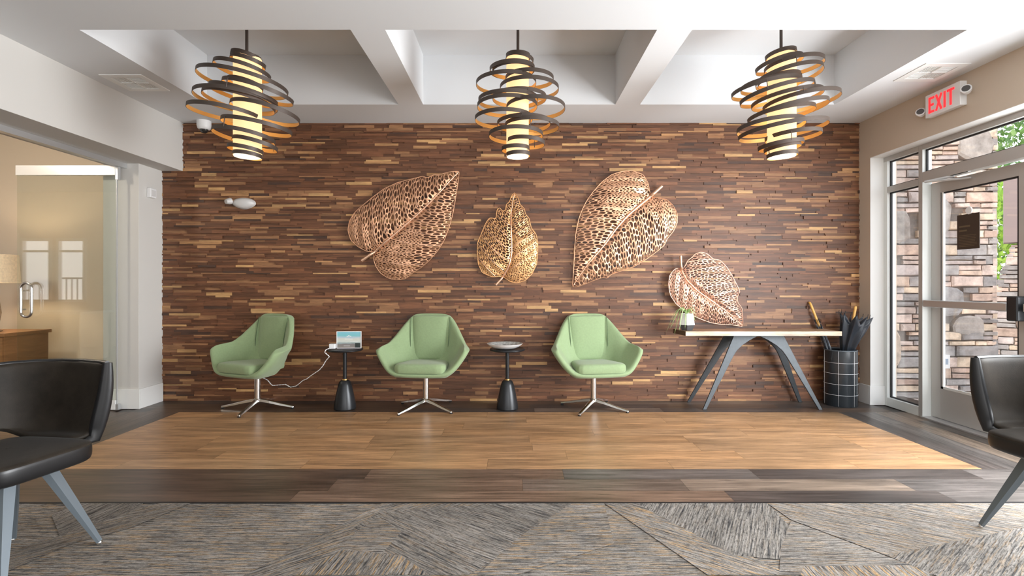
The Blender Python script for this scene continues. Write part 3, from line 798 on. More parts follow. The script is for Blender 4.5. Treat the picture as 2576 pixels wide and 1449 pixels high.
def leaf_cloud(name, label, cat, loc, rad, n, size, cols, seed, trunk=None):
    rnd = np.random.RandomState(seed); t = thing(name, label, cat, loc)
    d = rnd.normal(size=(n, 3)); d /= np.linalg.norm(d, axis=1)[:, None]; r = rnd.uniform(.55, 1.0, n) ** .5
    lump = 1 + .18 * np.sin(d[:, 0] * 7 + seed) * np.cos(d[:, 2] * 6) + .12 * np.sin(d[:, 1] * 13)
    c = d * (r * lump)[:, None] * np.array(rad); c[:, 2] += rad[2]
    q = Mesh()
    ang = rnd.uniform(0, 2 * PI, (n, 3)); sz = rnd.uniform(.6, 1.3, n) * size
    for i in range(n):
        e = Euler(ang[i]).to_matrix(); k = cols[rnd.randint(len(cols))]; s = sz[i]
        pts = [e @ Vector(p) * s + Vector(c[i]) for p in ((-1, 0, 0), (0, -.5, .1), (1, 0, 0), (0, .5, .1))]
        q.quad(pts, 0, k)
    q.build('foliage', M['foliage'], t)
    if trunk: lathe('trunk', [(trunk, -loc[2]), (trunk * .7, rad[2])], mat('bark', (.16, .11, .08), .9), t, seg=10)
    return t
def foliage_mat():
    m = mat('leaves', rough=.55, attr='tone'); nt = m.node_tree; b = nt.nodes['Principled BSDF']
    out = nt.nodes['Material Output']; tr = nt.nodes.new('ShaderNodeBsdfTranslucent'); mx = nt.nodes.new('ShaderNodeMixShader')
    a = [n for n in nt.nodes if n.type == 'ATTRIBUTE'][0]; nt.links.new(a.outputs['Color'], tr.inputs[0]); mx.inputs[0].default_value = .45
    nt.links.new(b.outputs[0], mx.inputs[1]); nt.links.new(tr.outputs[0], mx.inputs[2]); nt.links.new(mx.outputs[0], out.inputs[0]); return m
M['foliage'] = foliage_mat()
G1 = [(.36, .56, .08), (.28, .48, .07), (.46, .62, .14), (.20, .36, .05)]; G2 = [(.12, .26, .06), (.20, .36, .10), (.30, .46, .16), (.16, .30, .12)]
leaf_cloud('hedge', 'bright yellow green hedge between the two stone pillars outside', 'hedge', (13.3, 13.0, 0), (2.6, 1.6, 1.9), 7000, .085, G1, 3)
leaf_cloud('tree', 'large green tree beyond the porch seen through the transom glass', 'tree', (17.5, 16.0, 1.6), (4.5, 3.5, 3.6), 20000, .10, G2, 6, trunk=.22)
leaf_cloud('shrub', 'dark green shrub at the foot of the hedge', 'shrub', (9.9, 10.4, 0), (.55, .5, .42), 1500, .05, [(.08, .16, .05), (.14, .24, .07)], 9)

# ------------------------------------------------------------------ pendants
PY = 3.95; PS = F / PY
def pendant(label, ox, oy, sc, cx, cyl, rings, caps, seed):
    """rings: left and right extreme of each hoop (in the crop it was measured in) -> centre, width, roll at the lamp's real distance"""
    rnd = random.Random(seed)
    X = (ox + cx / sc - VX) / F * PY
    def loc(u, v): return ((ox + u / sc - VX) / F * PY - X, CH + (VY - (oy + v / sc)) / F * PY)
    z0 = loc(0, cyl[3])[1]; z1 = loc(0, cyl[2])[1]
    t = thing('pendant_light', label, 'pendant light', (X, PY, z0), group='hoop pendant lights')
    r = (cyl[1] - cyl[0]) / sc / PS / 2; sx = loc((cyl[0] + cyl[1]) / 2, 0)[0]
    zt = z1 - z0
    lathe('lamp_shade', [(r, 0.012), (r, zt), (r * .9, zt)], M['shade'], t, loc=(sx, 0, 0), seg=48)
    lathe('diffuser', [(0, 0.006), (r * .97, 0.006), (r * .97, .014), (0, .014)], M['diffuser'], t, loc=(sx, 0, 0), seg=48)
    tz = loc(0, caps)[1] - z0
    lathe('cap', [(r * .97, zt - .004), (r * .97, zt + .012), (.02, zt + .022), (.012, zt + .03)], M['bronze'], t, loc=(sx, 0, 0))
    tube('stem', [(0, 0, zt), (0, 0, ZK - z0 - .03)], .011, M['bronze'], t, seg=14)
    lathe('canopy', [(0, ZK - z0 - .035), (.055, ZK - z0 - .035), (.065, ZK - z0 - .02), (.065, ZK - z0 + .001)], M['bronze'], t)
    prev = None
    for i, (xl, yl, xr, yr) in enumerate(rings):
        a = loc(xl, yl); b = loc(xr, yr)
        cxm, czm = (a[0] + b[0]) / 2, (a[1] + b[1]) / 2 - z0
        rad = math.hypot(b[0] - a[0], b[1] - a[1]) / 2; roll = math.atan2(b[1] - a[1], b[0] - a[0])
        pitch = R(rnd.uniform(-2.5, 2.5)); oyy = rnd.uniform(-.25, .25) * max(0, rad - r * 1.15)
        mt = Matrix.Translation((cxm, oyy, czm)) @ Matrix.Rotation(-roll, 4, 'Y') @ Matrix.Rotation(pitch, 4, 'X')
        q = Mesh(); n = 72; h = .0148; th = .0028
        for k in range(n):
            an = 2 * PI * k / n
            for (rr, zz) in ((rad, -h), (rad, h), (rad - th, h), (rad - th, -h)):
                q.v.append(tuple(mt @ Vector((rr * math.cos(an), rr * math.sin(an), zz))))
        for k in range(n):
            k2 = (k + 1) % n
            for j, mi in ((0, 0), (1, 0), (2, 1), (3, 0)):
                j2 = (j + 1) % 4
                q.f.append((k * 4 + j, k2 * 4 + j, k2 * 4 + j2, k * 4 + j2)); q.m.append(mi); q.c.append((1, 1, 1)); q.uv.append([(0, 0)] * 4)
        o = q.build('hoop', [M['bronze'], M['gold']], t, True); sharp(o, 50)
        # short pins tie each hoop to the one above
        if prev is not None:
            pm, pr = prev; best = None
            for k in range(72):
                an = 2 * PI * k / 72; p = mt @ Vector(((rad - .001) * math.cos(an), (rad - .001) * math.sin(an), 0))
                l = pm.inverted() @ p; d = abs(math.hypot(l.x, l.y) - pr)
                if l.z < -.01 and (best is None or d < best[0]): best = (d, p, pm @ Vector((l.x, l.y, 0)))
            if best and best[0] < .012 and (best[1] - best[2]).length < .075: tube('pin', [best[1], best[2]], .0035, M['bronze'], o, seg=6)
        prev = (mt, rad)
    return t
pendant('left bronze hoop pendant hanging near the dome camera, its hoops tilting down to the right', 480, 70, 4.262, 600, (470, 748, 330, 1392),
        [(445, 285, 745, 345), (445, 322, 785, 405), (280, 405, 830, 510), (100, 505, 985, 640), (410, 575, 760, 640), (245, 655, 900, 790), (410, 625, 1090, 790), (65, 735, 885, 800), (145, 722, 850, 832),
         (40, 885, 740, 965), (460, 850, 1140, 970), (375, 1010, 1060, 1115), (270, 1125, 880, 1205), (475, 1205, 915, 1295), (410, 1280, 760, 1330), (465, 1350, 755, 1380)], 255, 1)
pendant('middle bronze hoop pendant above the gap between the two big leaves', 1180, 70, 4.262, 524, (400, 640, 330, 1395),
        [(395, 305, 655, 310), (395, 318, 690, 365), (220, 450, 705, 430), (250, 468, 690, 445), (75, 600, 720, 580), (390, 555, 905, 560), (330, 650, 960, 660), (250, 740, 830, 735), (100, 780, 740, 765),
         (90, 850, 730, 840), (400, 870, 1025, 875), (65, 985, 680, 975), (300, 1022, 875, 1012), (385, 1045, 965, 1055), (215, 1160, 790, 1160), (410, 1215, 810, 1245), (350, 1300, 650, 1295), (400, 1362, 655, 1355)], 255, 2)
pendant('right bronze hoop pendant nearest the entrance, its hoops tilting up to the right', 1830, 70, 4.262, 575, (438, 722, 300, 1390),
        [(420, 312, 725, 262), (325, 440, 785, 335), (410, 440, 985, 395), (345, 560, 1000, 465), (340, 590, 760, 535), (165, 640, 760, 590), (70, 700, 750, 600), (150, 790, 865, 650), (305, 800, 1000, 700),
         (430, 825, 1175, 740), (230, 985, 1000, 845), (260, 962, 905, 880), (110, 1095, 775, 1050), (155, 1155, 1020, 1045), (440, 1175, 990, 1130), (355, 1285, 800, 1225), (410, 1312, 770, 1258), (435, 1375, 740, 1350)], 230, 3)

# ------------------------------------------------------------------ green swivel chairs
def green_chair():
    t = thing('swivel_chair', '', 'chair', group='green swivel lounge chairs along the wood wall')
    # columns of the shell from the back centre round to the arm front: (top, upper, mid, low, under, centre)
    H = [
        [(0, .245, .905), (0, .225, .78), (0, .20, .64), (0, .165, .47), (0, .12, .375), (0, .06, .352)],
        [(.13, .243, .905), (.12, .223, .78), (.11, .198, .64), (.11, .163, .47), (.09, .12, .375), (0, .045, .352)],
        [(.215, .225, .885), (.20, .205, .77), (.19, .180, .64), (.18, .145, .47), (.13, .10, .375), (0, .02, .352)],
        [(.30, .145, .755), (.28, .135, .69), (.262, .12, .60), (.238, .095, .465), (.205, .06, .372), (0, -.03, .360)],
        [(.382, .04, .620), (.355, .03, .58), (.322, .01, .52), (.278, -.010, .44), (.225, -.03, .366), (0, -.10, .360)],
        [(.425, -.09, .600), (.395, -.10, .545), (.352, -.115, .48), (.295, -.135, .405), (.232, -.14, .362), (0, -.17, .360)],
        [(.428, -.19, .590), (.398, -.205, .53), (.352, -.225, .46), (.296, -.25, .395), (.234, -.268, .360), (0, -.275, .360)],
    ]
    rows = []
    L = [[(-x, y, z) for x, y, z in c] for c in H[:0:-1]]
    for c in L + H: rows.append(c)
    v, f = grid_geo(rows); q = Mesh(); q.add(v, f)
    sh = q.build('shell', M['green'], t, True)
    # weld the centre line so that the underside closes
    bm = bmesh.new(); bm.from_mesh(sh.data); bmesh.ops.remove_doubles(bm, verts=bm.verts[:], dist=1e-5); bmesh.ops.recalc_face_normals(bm, faces=bm.faces[:])
    cr = bm.edges.layers.float.get('crease_edge') or bm.edges.layers.float.new('crease_edge')
    for e in bm.edges:
        xs = [abs(w.co.x) for w in e.verts]; ys = [w.co.y for w in e.verts]
        if all(.175 < x < .216 for x in xs) and all(y > .14 for y in ys) and all(w.co.z > .4 for w in e.verts): e[cr] = 1.0
        if all(w.co.z > .88 for w in e.verts): e[cr] = .8
        if all(.18 < x < .24 for x in xs) and all(w.co.z < .376 for w in e.verts): e[cr] = .85
        if all(abs(w.co.x) > .38 and w.co.z > .57 for w in e.verts): e[cr] = .7
        if all(.27 < x < .39 for x in xs) and all(-.02 < y < .045 for y in ys): e[cr] = .85
    bm.to_mesh(sh.data); bm.free()
    mods(sh, solid=.062, sub=3, offset=0)
    # back pad between two seams
    rows = []
    for i in range(9):
        s = i / 8; row = []
        for k in range(9):
            u = k / 8 * 2 - 1; hw = .182 + .012 * s
            z = .455 + s * .432; y = .165 + s * .060 - .034 - .010 * (1 - u * u) * math.sin(PI * min(1, s * 1.05)) ** .5
            row.append((u * hw, y + .022 * u ** 6, z))
        rows.append(row)
    v, f = grid_geo(rows); q = Mesh(); q.add(v, f); mods(q.build('backrest_pad', M['green'], t, True), solid=.014, sub=1, offset=1)
    for s in (-1, 1):
        pth = [(s * (.187 + .012 * i / 8), .140 + (i / 8) * .060 - .016 - .016 * math.sin(PI * i / 8), .45 + i / 8 * .425) for i in range(9)]
        tube('seam', pth, .0035, M['green_dark'], t, seg=6)
    # seat cushion: rounded slab, deeper at the front
    rows = []; n = 40
    prof = [(0.0, .97), (.02, 1.0), (.06, 1.0), (.080, .965), (.090, .88), (.096, .6), (.099, .3), (.100, 0.01)]
    for z, k in prof:
        row = []
        for j in range(n + 1):
            a = 2 * PI * j / n; c, s2 = math.cos(a), math.sin(a)
            p = .34
            x = math.copysign(abs(c) ** p, c) * .226 * k; y = math.copysign(abs(s2) ** p, s2) * .235 * k
            w = .235 if y < 0 else .175
            x *= 1 + .13 * (-y / .22)
            pk = .0035 * math.sin(j * 9.0) * (1 if 0.2 < k < 1.1 and y < -.15 else 0)
            row.append((x, y - .045 + pk, .382 + z * .88 + .010 * (-y / .22) * (z / .1)))
        rows.append(row)
    v, f = grid_geo(rows); q = Mesh(); q.add(v, f); mods(q.build('seat_cushion', M['green'], t, True), sub=1)
    # swivel base
    lathe('column', [(.0, .352), (.018, .352), (.018, .30), (.0175, .30)][::-1], M['chrome'], t, seg=24)
    lathe('post', [(.028, .075), (.028, .298), (.0, .300)], M['chrome'], t, seg=24)
    lathe('mount_plate', [(.0, .335), (.10, .335), (.10, .350), (.0, .352)], M['black_metal'], t, seg=24)
    hub = lathe('hub', [(0, .062), (.032, .065), (.034, .095), (.03, .10), (0, .10)], M['chrome'], t, seg=24)
    for k in range(4):
        a = R(45 + 90 * k + 0); d = Vector((math.cos(a), math.sin(a), 0)); s = Vector((-math.sin(a), math.cos(a), 0))
        q = Mesh(); r0, r1 = .02, .35
        def sect(r, w, zt, zb): return [d * r + s * w + Vector((0, 0, zb)), d * r - s * w + Vector((0, 0, zb)), d * r - s * w * .6 + Vector((0, 0, zt)), d * r + s * w * .6 + Vector((0, 0, zt))]
        secs = [sect(r0, .022, .098, .068), sect(.12, .020, .078, .052), sect(.24, .017, .048, .026), sect(r1, .016, .024, .008)]
        for i in range(3):
            for j in range(4): q.quad([secs[i][j], secs[i][(j + 1) % 4], secs[i + 1][(j + 1) % 4], secs[i + 1][j]])
        q.quad(secs[3]); q.quad(secs[0][::-1])
        lg = q.build('leg', M['chrome'], t); 
        bm = bmesh.new(); bm.from_mesh(lg.data); bmesh.ops.remove_doubles(bm, verts=bm.verts[:], dist=1e-5); bmesh.ops.recalc_face_normals(bm, faces=bm.faces[:]); bm.to_mesh(lg.data); bm.free()
        lg.modifiers.new('edges', 'BEVEL').width = .003
        c = d * (r1 - .012); lathe('glide', [(0, 0), (.014, 0), (.016, .006), (.012, .012), (0, .012)], M['black_metal'], lg, loc=(c.x, c.y, 0), seg=12)
    return t
def turn_base(root, ang):
    """the foot of a swivel chair is turned against its seat"""
    for c in COL.objects:
        if c.parent == root and c.name.split('.')[0] in ('leg', 'hub', 'post', 'column'): c.rotation_euler = (0, 0, ang)
gc = green_chair()
spots = [((-2.49, 5.01), -24, 'leftmost of the three green swivel chairs, turned slightly away from the small table', 45),
         ((-.858, 5.01), -5, 'green swivel chair between the two small black side tables', 8),
         ((.768, 5.01), 10, 'rightmost green swivel chair, nearest the console table, with one leg pointing at the viewer', 14)]
for i, ((x, y), rz, lab, rb) in enumerate(spots):
    o = gc if i == 0 else dup(gc, (x, y, 0), 0)
    o.location = (x, y, 0); o.rotation_euler = (0, 0, R(rz)); o['label'] = lab
for o, (_, rz, _, rb) in zip([o for o in COL.objects if o.name.startswith('swivel_chair')], spots): turn_base(o, R(rb - rz))

# ------------------------------------------------------------------ black side tables
def side_table():
    t = thing('side_table', '', 'side table', group='small round black side tables')
    lathe('tabletop', [(0, .560), (.155, .560), (.170, .567), (.171, .577), (.165, .583), (.155, .578), (0, .578)], M['black_metal'], t, seg=56)
    lathe('pole', [(.018, .27), (.018, .56)], M['black_metal'], t, seg=24)
    lathe('collar', [(.018, .276), (.026, .278), (.026, .290), (.018, .292)], M['brass'], t, seg=24)
    lathe('base', [(0, 0), (.098, 0), (.104, .008), (.101, .05), (.082, .15), (.062, .235), (.052, .262), (.040, .274), (0, .276)], M['black_metal'], t, seg=56)
    return t
st = side_table(); st.location = (-1.64, 5.0, 0); st['label'] = 'black round side table holding the picture card and white speaker box'
dup(st, (-.068, 5.0, 0), 0, 'black round side table holding the shallow white bowl')

def picture_card():
    t = thing('picture_card', 'small framed card with blue sky and grey beach print on the left side table', 'picture', (-1.60, 5.0, .5835), R(3))
    m = bpy.data.materials.new('printed_seascape'); m.use_nodes = True; nt = m.node_tree; b = nt.nodes['Principled BSDF']; b.inputs['Roughness'].default_value = .3
    tcn = nt.nodes.new('ShaderNodeTexCoord'); sp = nt.nodes.new('ShaderNodeSeparateXYZ'); nt.links.new(tcn.outputs['Object'], sp.inputs[0])
    mr = nt.nodes.new('ShaderNodeMapRange'); mr.inputs['From Min'].default_value = 0; mr.inputs['From Max'].default_value = .165
    nn = nt.nodes.new('ShaderNodeTexNoise'); nn.inputs['Scale'].default_value = 18; mpn = nt.nodes.new('ShaderNodeMapping'); mpn.inputs['Scale'].default_value = (1, 1, 5)
    nt.links.new(tcn.outputs['Object'], mpn.inputs[0]); nt.links.new(mpn.outputs[0], nn.inputs['Vector'])
    ad = nt.nodes.new('ShaderNodeMath'); ad.operation = 'MULTIPLY_ADD'; ad.inputs[1].default_value = .02; nt.links.new(nn.outputs['Fac'], ad.inputs[0]); nt.links.new(sp.outputs['Z'], ad.inputs[2])
    nt.links.new(ad.outputs[0], mr.inputs[0]); cr = nt.nodes.new('ShaderNodeValToRGB'); e = cr.color_ramp.elements
    e[0].position = 0; e[0].color = (.30, .26, .22, 1); e[1].position = 1; e[1].color = (.22, .52, .62, 1)
    for p, c in ((.30, (.22, .20, .19, 1)), (.37, (.30, .38, .38, 1)), (.45, (.60, .64, .58, 1)), (.62, (.62, .62, .55, 1)), (.70, (.45, .55, .62, 1)), (.80, (.20, .52, .55, 1))):
        x = e.new(p); x.color = c
    nt.links.new(mr.outputs[0], cr.inputs[0]); nt.links.new(cr.outputs[0], b.inputs['Base Color'])
    bbox('frame', [((-.118, -.004, 0), (-.112, .006, .165)), ((.112, -.004, 0), (.118, .006, .165)), ((-.118, -.004, .160), (.118, .006, .165)), ((-.118, -.004, 0), (.118, .006, .005))], M['plastic'], t)
    bbox('print', [((-.113, -.001, .004), (.113, .003, .161))], m, t)
    w = [((-.022, -.0018, .113), (-.006, -.001, .120)), ((.006, -.0018, .113), (.022, -.001, .120)), ((-.006, -.0018, .116), (.004, -.001, .128)), ((-.04, -.0018, .088), (.035, -.001, .092)), ((.01, -.0018, .066), (.085, -.001, .069)), ((-.05, -.0018, .022), (.01, -.001, .025))]
    tag(bbox('printed_text', w, M['plastic'], t), 'pale printed crest and text lines')
    tag(bbox('inset_photo', [((.058, -.0018, .006), (.106, -.001, .052))], mat('dark_inset', (.03, .04, .035), .3), t), 'dark inset picture in the lower corner')
    bbox('stand', [((-.10, .006, 0), (.10, .05, .004)), ((-.012, .006, 0), (.012, .012, .12))], M['plastic'], t)
picture_card()
o = thing('speaker_box', 'small white box beside the picture card on the left side table', 'speaker', (-1.752, 4.985, .5835))
bbox('body', [((-.028, -.026, 0), (.028, .026, .046))], M['plastic'], o, bevel=.006, seg=3)
bbox('foot', [((-.022, -.02, -.0005), (.022, .02, .002))], M['greyplastic'], o)
def cord():
    px = [(834, 884), (829, 897), (820, 907), (812, 921), (803, 931), (791, 939), (782, 945), (772, 953), (762, 957), (754, 964), (745, 971), (731, 974), (718, 967), (706, 968), (686, 970), (681, 966), (674, 957), (665, 952), (655, 949)]
    pts = [P(x, y, 4.86 + .3 * (i / len(px))) for i, (x, y) in enumerate(px)]
    # from the top edge of the table, in front of the rim, down and across to the wall behind the chair
    pts = [(-1.752, 4.955, .592), (-1.765, 4.90, .592), (-1.775, 4.86, .584), (-1.778, 4.845, .565)] + pts[1:] + [P(651, 951, 5.325)]
    s = []
    for i in range(len(pts) - 1):
        a, b = Vector(pts[i]), Vector(pts[i + 1])
        n = max(1, int((b - a).length / .012))
        for k in range(n): s.append(a.lerp(b, k / n))
    s.append(Vector(pts[-1]))
    q = Mesh()
    for ph in (0, PI):
        path = []
        for i, p in enumerate(s):
            an = i * 1.3 + ph; path.append(p + Vector((math.cos(an) * .0028, math.sin(an) * .0028, math.sin(an) * .002)))
        tube_geo(q, path, .0026, 6)
    o = q.build('power_cord', M['plastic'], None, True); tag(o, 'twisted white cord running from the left side table behind the left green chair', 'cord')
cord()
def bowl():
    t = thing('bowl', 'shallow white speckled bowl on the right side table', 'bowl', (-.092, 4.985, .5835))
    lathe('body', [(0, .0), (.075, .0), (.11, .008), (.15, .028), (.170, .046), (.173, .050), (.168, .051), (.14, .036), (.10, .024), (0, .018)], [mat('white_glazed_ceramic', (.82, .82, .82), .25, coat=.3), mat('mottled_grey_glaze', (.42, .45, .44), .22, noise=.6, nscale=26)], t, seg=64, mi=[0, 0, 0, 0, 0, 0, 1, 1, 1])
bowl()

# ------------------------------------------------------------------ console table
def console():
    t = thing('console_table', 'long wooden console table on black angled steel legs at the right of the wall', 'console table', (0, 0, 0))
    t.location = (2.38, 5.11, 0); ox, oy = 2.38, 5.11
    rnd = random.Random(4)
    q = Mesh(); n = 40; z0, z1 = .711, .753; xa, xb = 1.634 - ox, 3.125 - ox
    front, back = [], []
    for i in range(n + 1):
        s = i / n; x = xa + (xb - xa) * s
        front.append((x, 4.93 - oy + .004 * math.sin(s * 9) + .002 * math.sin(s * 37)))
        back.append((x - .03 * (1 - s), 5.225 - oy + .005 * math.sin(s * 7 + 1)))
    for i in range(n):
        a, b, c, d = front[i], front[i + 1], back[i + 1], back[i]
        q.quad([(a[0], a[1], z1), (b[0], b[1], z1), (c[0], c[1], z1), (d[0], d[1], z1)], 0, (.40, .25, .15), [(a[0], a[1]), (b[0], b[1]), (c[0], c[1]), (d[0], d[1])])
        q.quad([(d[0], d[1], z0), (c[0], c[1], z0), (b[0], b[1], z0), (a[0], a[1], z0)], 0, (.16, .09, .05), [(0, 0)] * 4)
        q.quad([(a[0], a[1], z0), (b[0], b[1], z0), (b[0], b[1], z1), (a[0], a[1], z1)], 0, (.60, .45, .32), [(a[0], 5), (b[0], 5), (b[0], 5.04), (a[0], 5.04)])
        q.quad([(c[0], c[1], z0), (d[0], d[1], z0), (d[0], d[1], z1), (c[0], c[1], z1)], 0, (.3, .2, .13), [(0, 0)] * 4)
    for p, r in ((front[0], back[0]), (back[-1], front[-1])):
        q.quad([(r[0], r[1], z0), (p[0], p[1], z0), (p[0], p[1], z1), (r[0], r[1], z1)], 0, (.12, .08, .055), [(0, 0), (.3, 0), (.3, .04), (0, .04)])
    q.build('tabletop', wood_mat('acacia_slab', rough=.4, grain=.45, scale=(3, 45, 1)), t)
    # four blades, each pair flares into an arch under the top
    def blade(foot, top, sgn, w0, w1, name='leg'):
        # foot, top: centre points; sgn: +1 when the arch flares towards +x
        fx_, fy, fz = foot; tx, ty, tz = top; N = 14; th = .016; q = Mesh(); L = []; Rr = []
        for i in range(N + 1):
            s = i / N; x = fx_ + (tx - fx_) * s; y = fy + (ty - fy) * s; z = fz + (tz - fz) * s
            w = w0 + (w1 - w0) * s ** 1.1
            fl = .16 * max(0, (s - .72) / .28) ** 2.2
            xo = x - sgn * w / 2; xi = x + sgn * (w / 2 + fl)
            L.append((xo, y, z)); Rr.append((xi, y, z))
        for i in range(N):
            for dy, flip in ((-th / 2, 0), (th / 2, 1)):
                p = [(L[i][0], L[i][1] + dy, L[i][2]), (Rr[i][0], Rr[i][1] + dy, Rr[i][2]), (Rr[i + 1][0], Rr[i + 1][1] + dy, Rr[i + 1][2]), (L[i + 1][0], L[i + 1][1] + dy, L[i + 1][2])]
                q.quad(p if not flip else p[::-1])
            for S in (L, Rr):
                q.quad([(S[i][0], S[i][1] - th / 2, S[i][2]), (S[i + 1][0], S[i + 1][1] - th / 2, S[i + 1][2]), (S[i + 1][0], S[i + 1][1] + th / 2, S[i + 1][2]), (S[i][0], S[i][1] + th / 2, S[i][2])])
        for i in (0, N): q.quad([(L[i][0], L[i][1] - th / 2, L[i][2]), (Rr[i][0], Rr[i][1] - th / 2, Rr[i][2]), (Rr[i][0], Rr[i][1] + th / 2, Rr[i][2]), (L[i][0], L[i][1] + th / 2, L[i][2])])
        o = q.build(name, M['iron'], t)
        bm = bmesh.new(); bm.from_mesh(o.data); bmesh.ops.remove_doubles(bm, verts=bm.verts[:], dist=1e-5); bmesh.ops.recalc_face_normals(bm, faces=bm.faces[:]); bm.to_mesh(o.data); bm.free()
        mods(o, bevel=.0025)
    zt = .711
    blade((1.825 - ox, 4.965 - oy, 0), (2.20 - ox, 5.06 - oy, zt), 1, .035, .10)
    blade((1.775 - ox, 5.27 - oy, 0), (2.16 - ox, 5.17 - oy, zt), 1, .035, .10)
    blade((2.935 - ox, 4.955 - oy, 0), (2.58 - ox, 5.06 - oy, zt), -1, .035, .10)
    blade((2.915 - ox, 5.27 - oy, 0), (2.60 - ox, 5.17 - oy, zt), -1, .035, .10)
    bbox('crossbar', [((2.14 - ox, 5.045 - oy, .694), (2.64 - ox, 5.185 - oy, .711))], M['iron'], t, bevel=.002)
console()

# planter on the console
def planter():
    t = thing('planter', 'faceted white and dark planter with a spiky air plant on the console table', 'planter', (1.688, 5.06, .7535), R(14))
    q = Mesh(); n = 6; lv = [(.0, .055), (.055, .083), (.165, .064)]
    rng = []
    for z, r in lv: rng.append([(r * math.cos(2 * PI * k / n), r * math.sin(2 * PI * k / n), z) for k in range(n)])
    for k in range(n):
        k2 = (k + 1) % n
        q.quad([rng[0][k], rng[0][k2], rng[1][k2], rng[1][k]], 1); q.quad([rng[1][k], rng[1][k2], rng[2][k2], rng[2][k]], 0)
    q.quad(rng[0][::-1], 1)
    i0 = [(p[0] * .88, p[1] * .88, .165) for p in rng[2]]; i1 = [(p[0] * .8, p[1] * .8, .14) for p in rng[2]]
    for k in range(n):
        k2 = (k + 1) % n; q.quad([rng[2][k], rng[2][k2], i0[k2], i0[k]], 0); q.quad([i0[k], i0[k2], i1[k2], i1[k]], 0)
    q.build('pot', [mat('white_glaze', (.82, .82, .80), .3), mat('grey_black_glaze', (.075, .075, .078), .3)], t)
    q = Mesh(); q.quad(i1); q.build('soil', mat('potting_soil', (.04, .03, .02), .95), t)
    gm = mat('air_plant_green', (.36, .52, .20), .5, noise=.3, nscale=30)
    rnd = random.Random(12)
    specs = [(175, .20, .17), (200, .20, .12), (150, .16, .13), (225, .13, .14), (250, .10, .12), (185, .13, .05), (95, .08, .06), (40, .09, .05), (10, .12, .04), (330, .08, .05), (290, .07, .05), (130, .11, .06), (210, .16, .19), (65, .10, .06)]
    for a, L, drop in specs:
        a = R(a - 14 + rnd.uniform(-8, 8)); d = Vector((math.cos(a), math.sin(a), 0)); pts = []; rr = []
        for i in range(9):
            s = i / 8; pts.append(d * (L * s) + Vector((0, 0, .145 + .085 * math.sin(PI * min(1, s * 1.1)) * (1 if L > .1 else .8) - drop * s ** 2.2)))
            rr.append(.0075 * (1 - s) ** .6 + .0006)
        tube('leaf', pts, rr, gm, t, seg=6, flat=.3)
planter()

# ------------------------------------------------------------------ umbrella stand and umbrellas
def umbrella_stand():
    t = thing('umbrella_stand', 'black cylindrical umbrella stand with white stitched lines beside the console table', 'umbrella stand', (3.262, 5.17, 0))
    r = .148
    lathe('body', [(0, .0), (r - .004, .0), (r, .006), (r, .545), (r - .006, .55), (r - .012, .545), (r - .012, .03), (0, .03)], mat('black_leather', (.022, .028, .034), .28, coat=.3, bump=.2, bscale=160), t, seg=64)
    q = Mesh()
    for k in range(1, 5):
        z = .105 * k + .01; pts = [((r + .0012) * math.cos(2 * PI * j / 64), (r + .0012) * math.sin(2 * PI * j / 64), z) for j in range(65)]
        tube_geo(q, pts, .0016, 5, cap=False)
    for a in (-72, -8, 52, 112, 172, 232):
        a = R(a); tube_geo(q, [((r + .0012) * math.cos(a), (r + .0012) * math.sin(a), z) for z in (.008, .545)], .0019, 5)
    q.build('stitching', M['plastic'], t, True)
    tube('rim', [((r - .005) * math.cos(2 * PI * j / 64), (r - .005) * math.sin(2 * PI * j / 64), .55) for j in range(65)], .005, M['leg_grey'], t, seg=8, cap=False)
umbrella_stand()
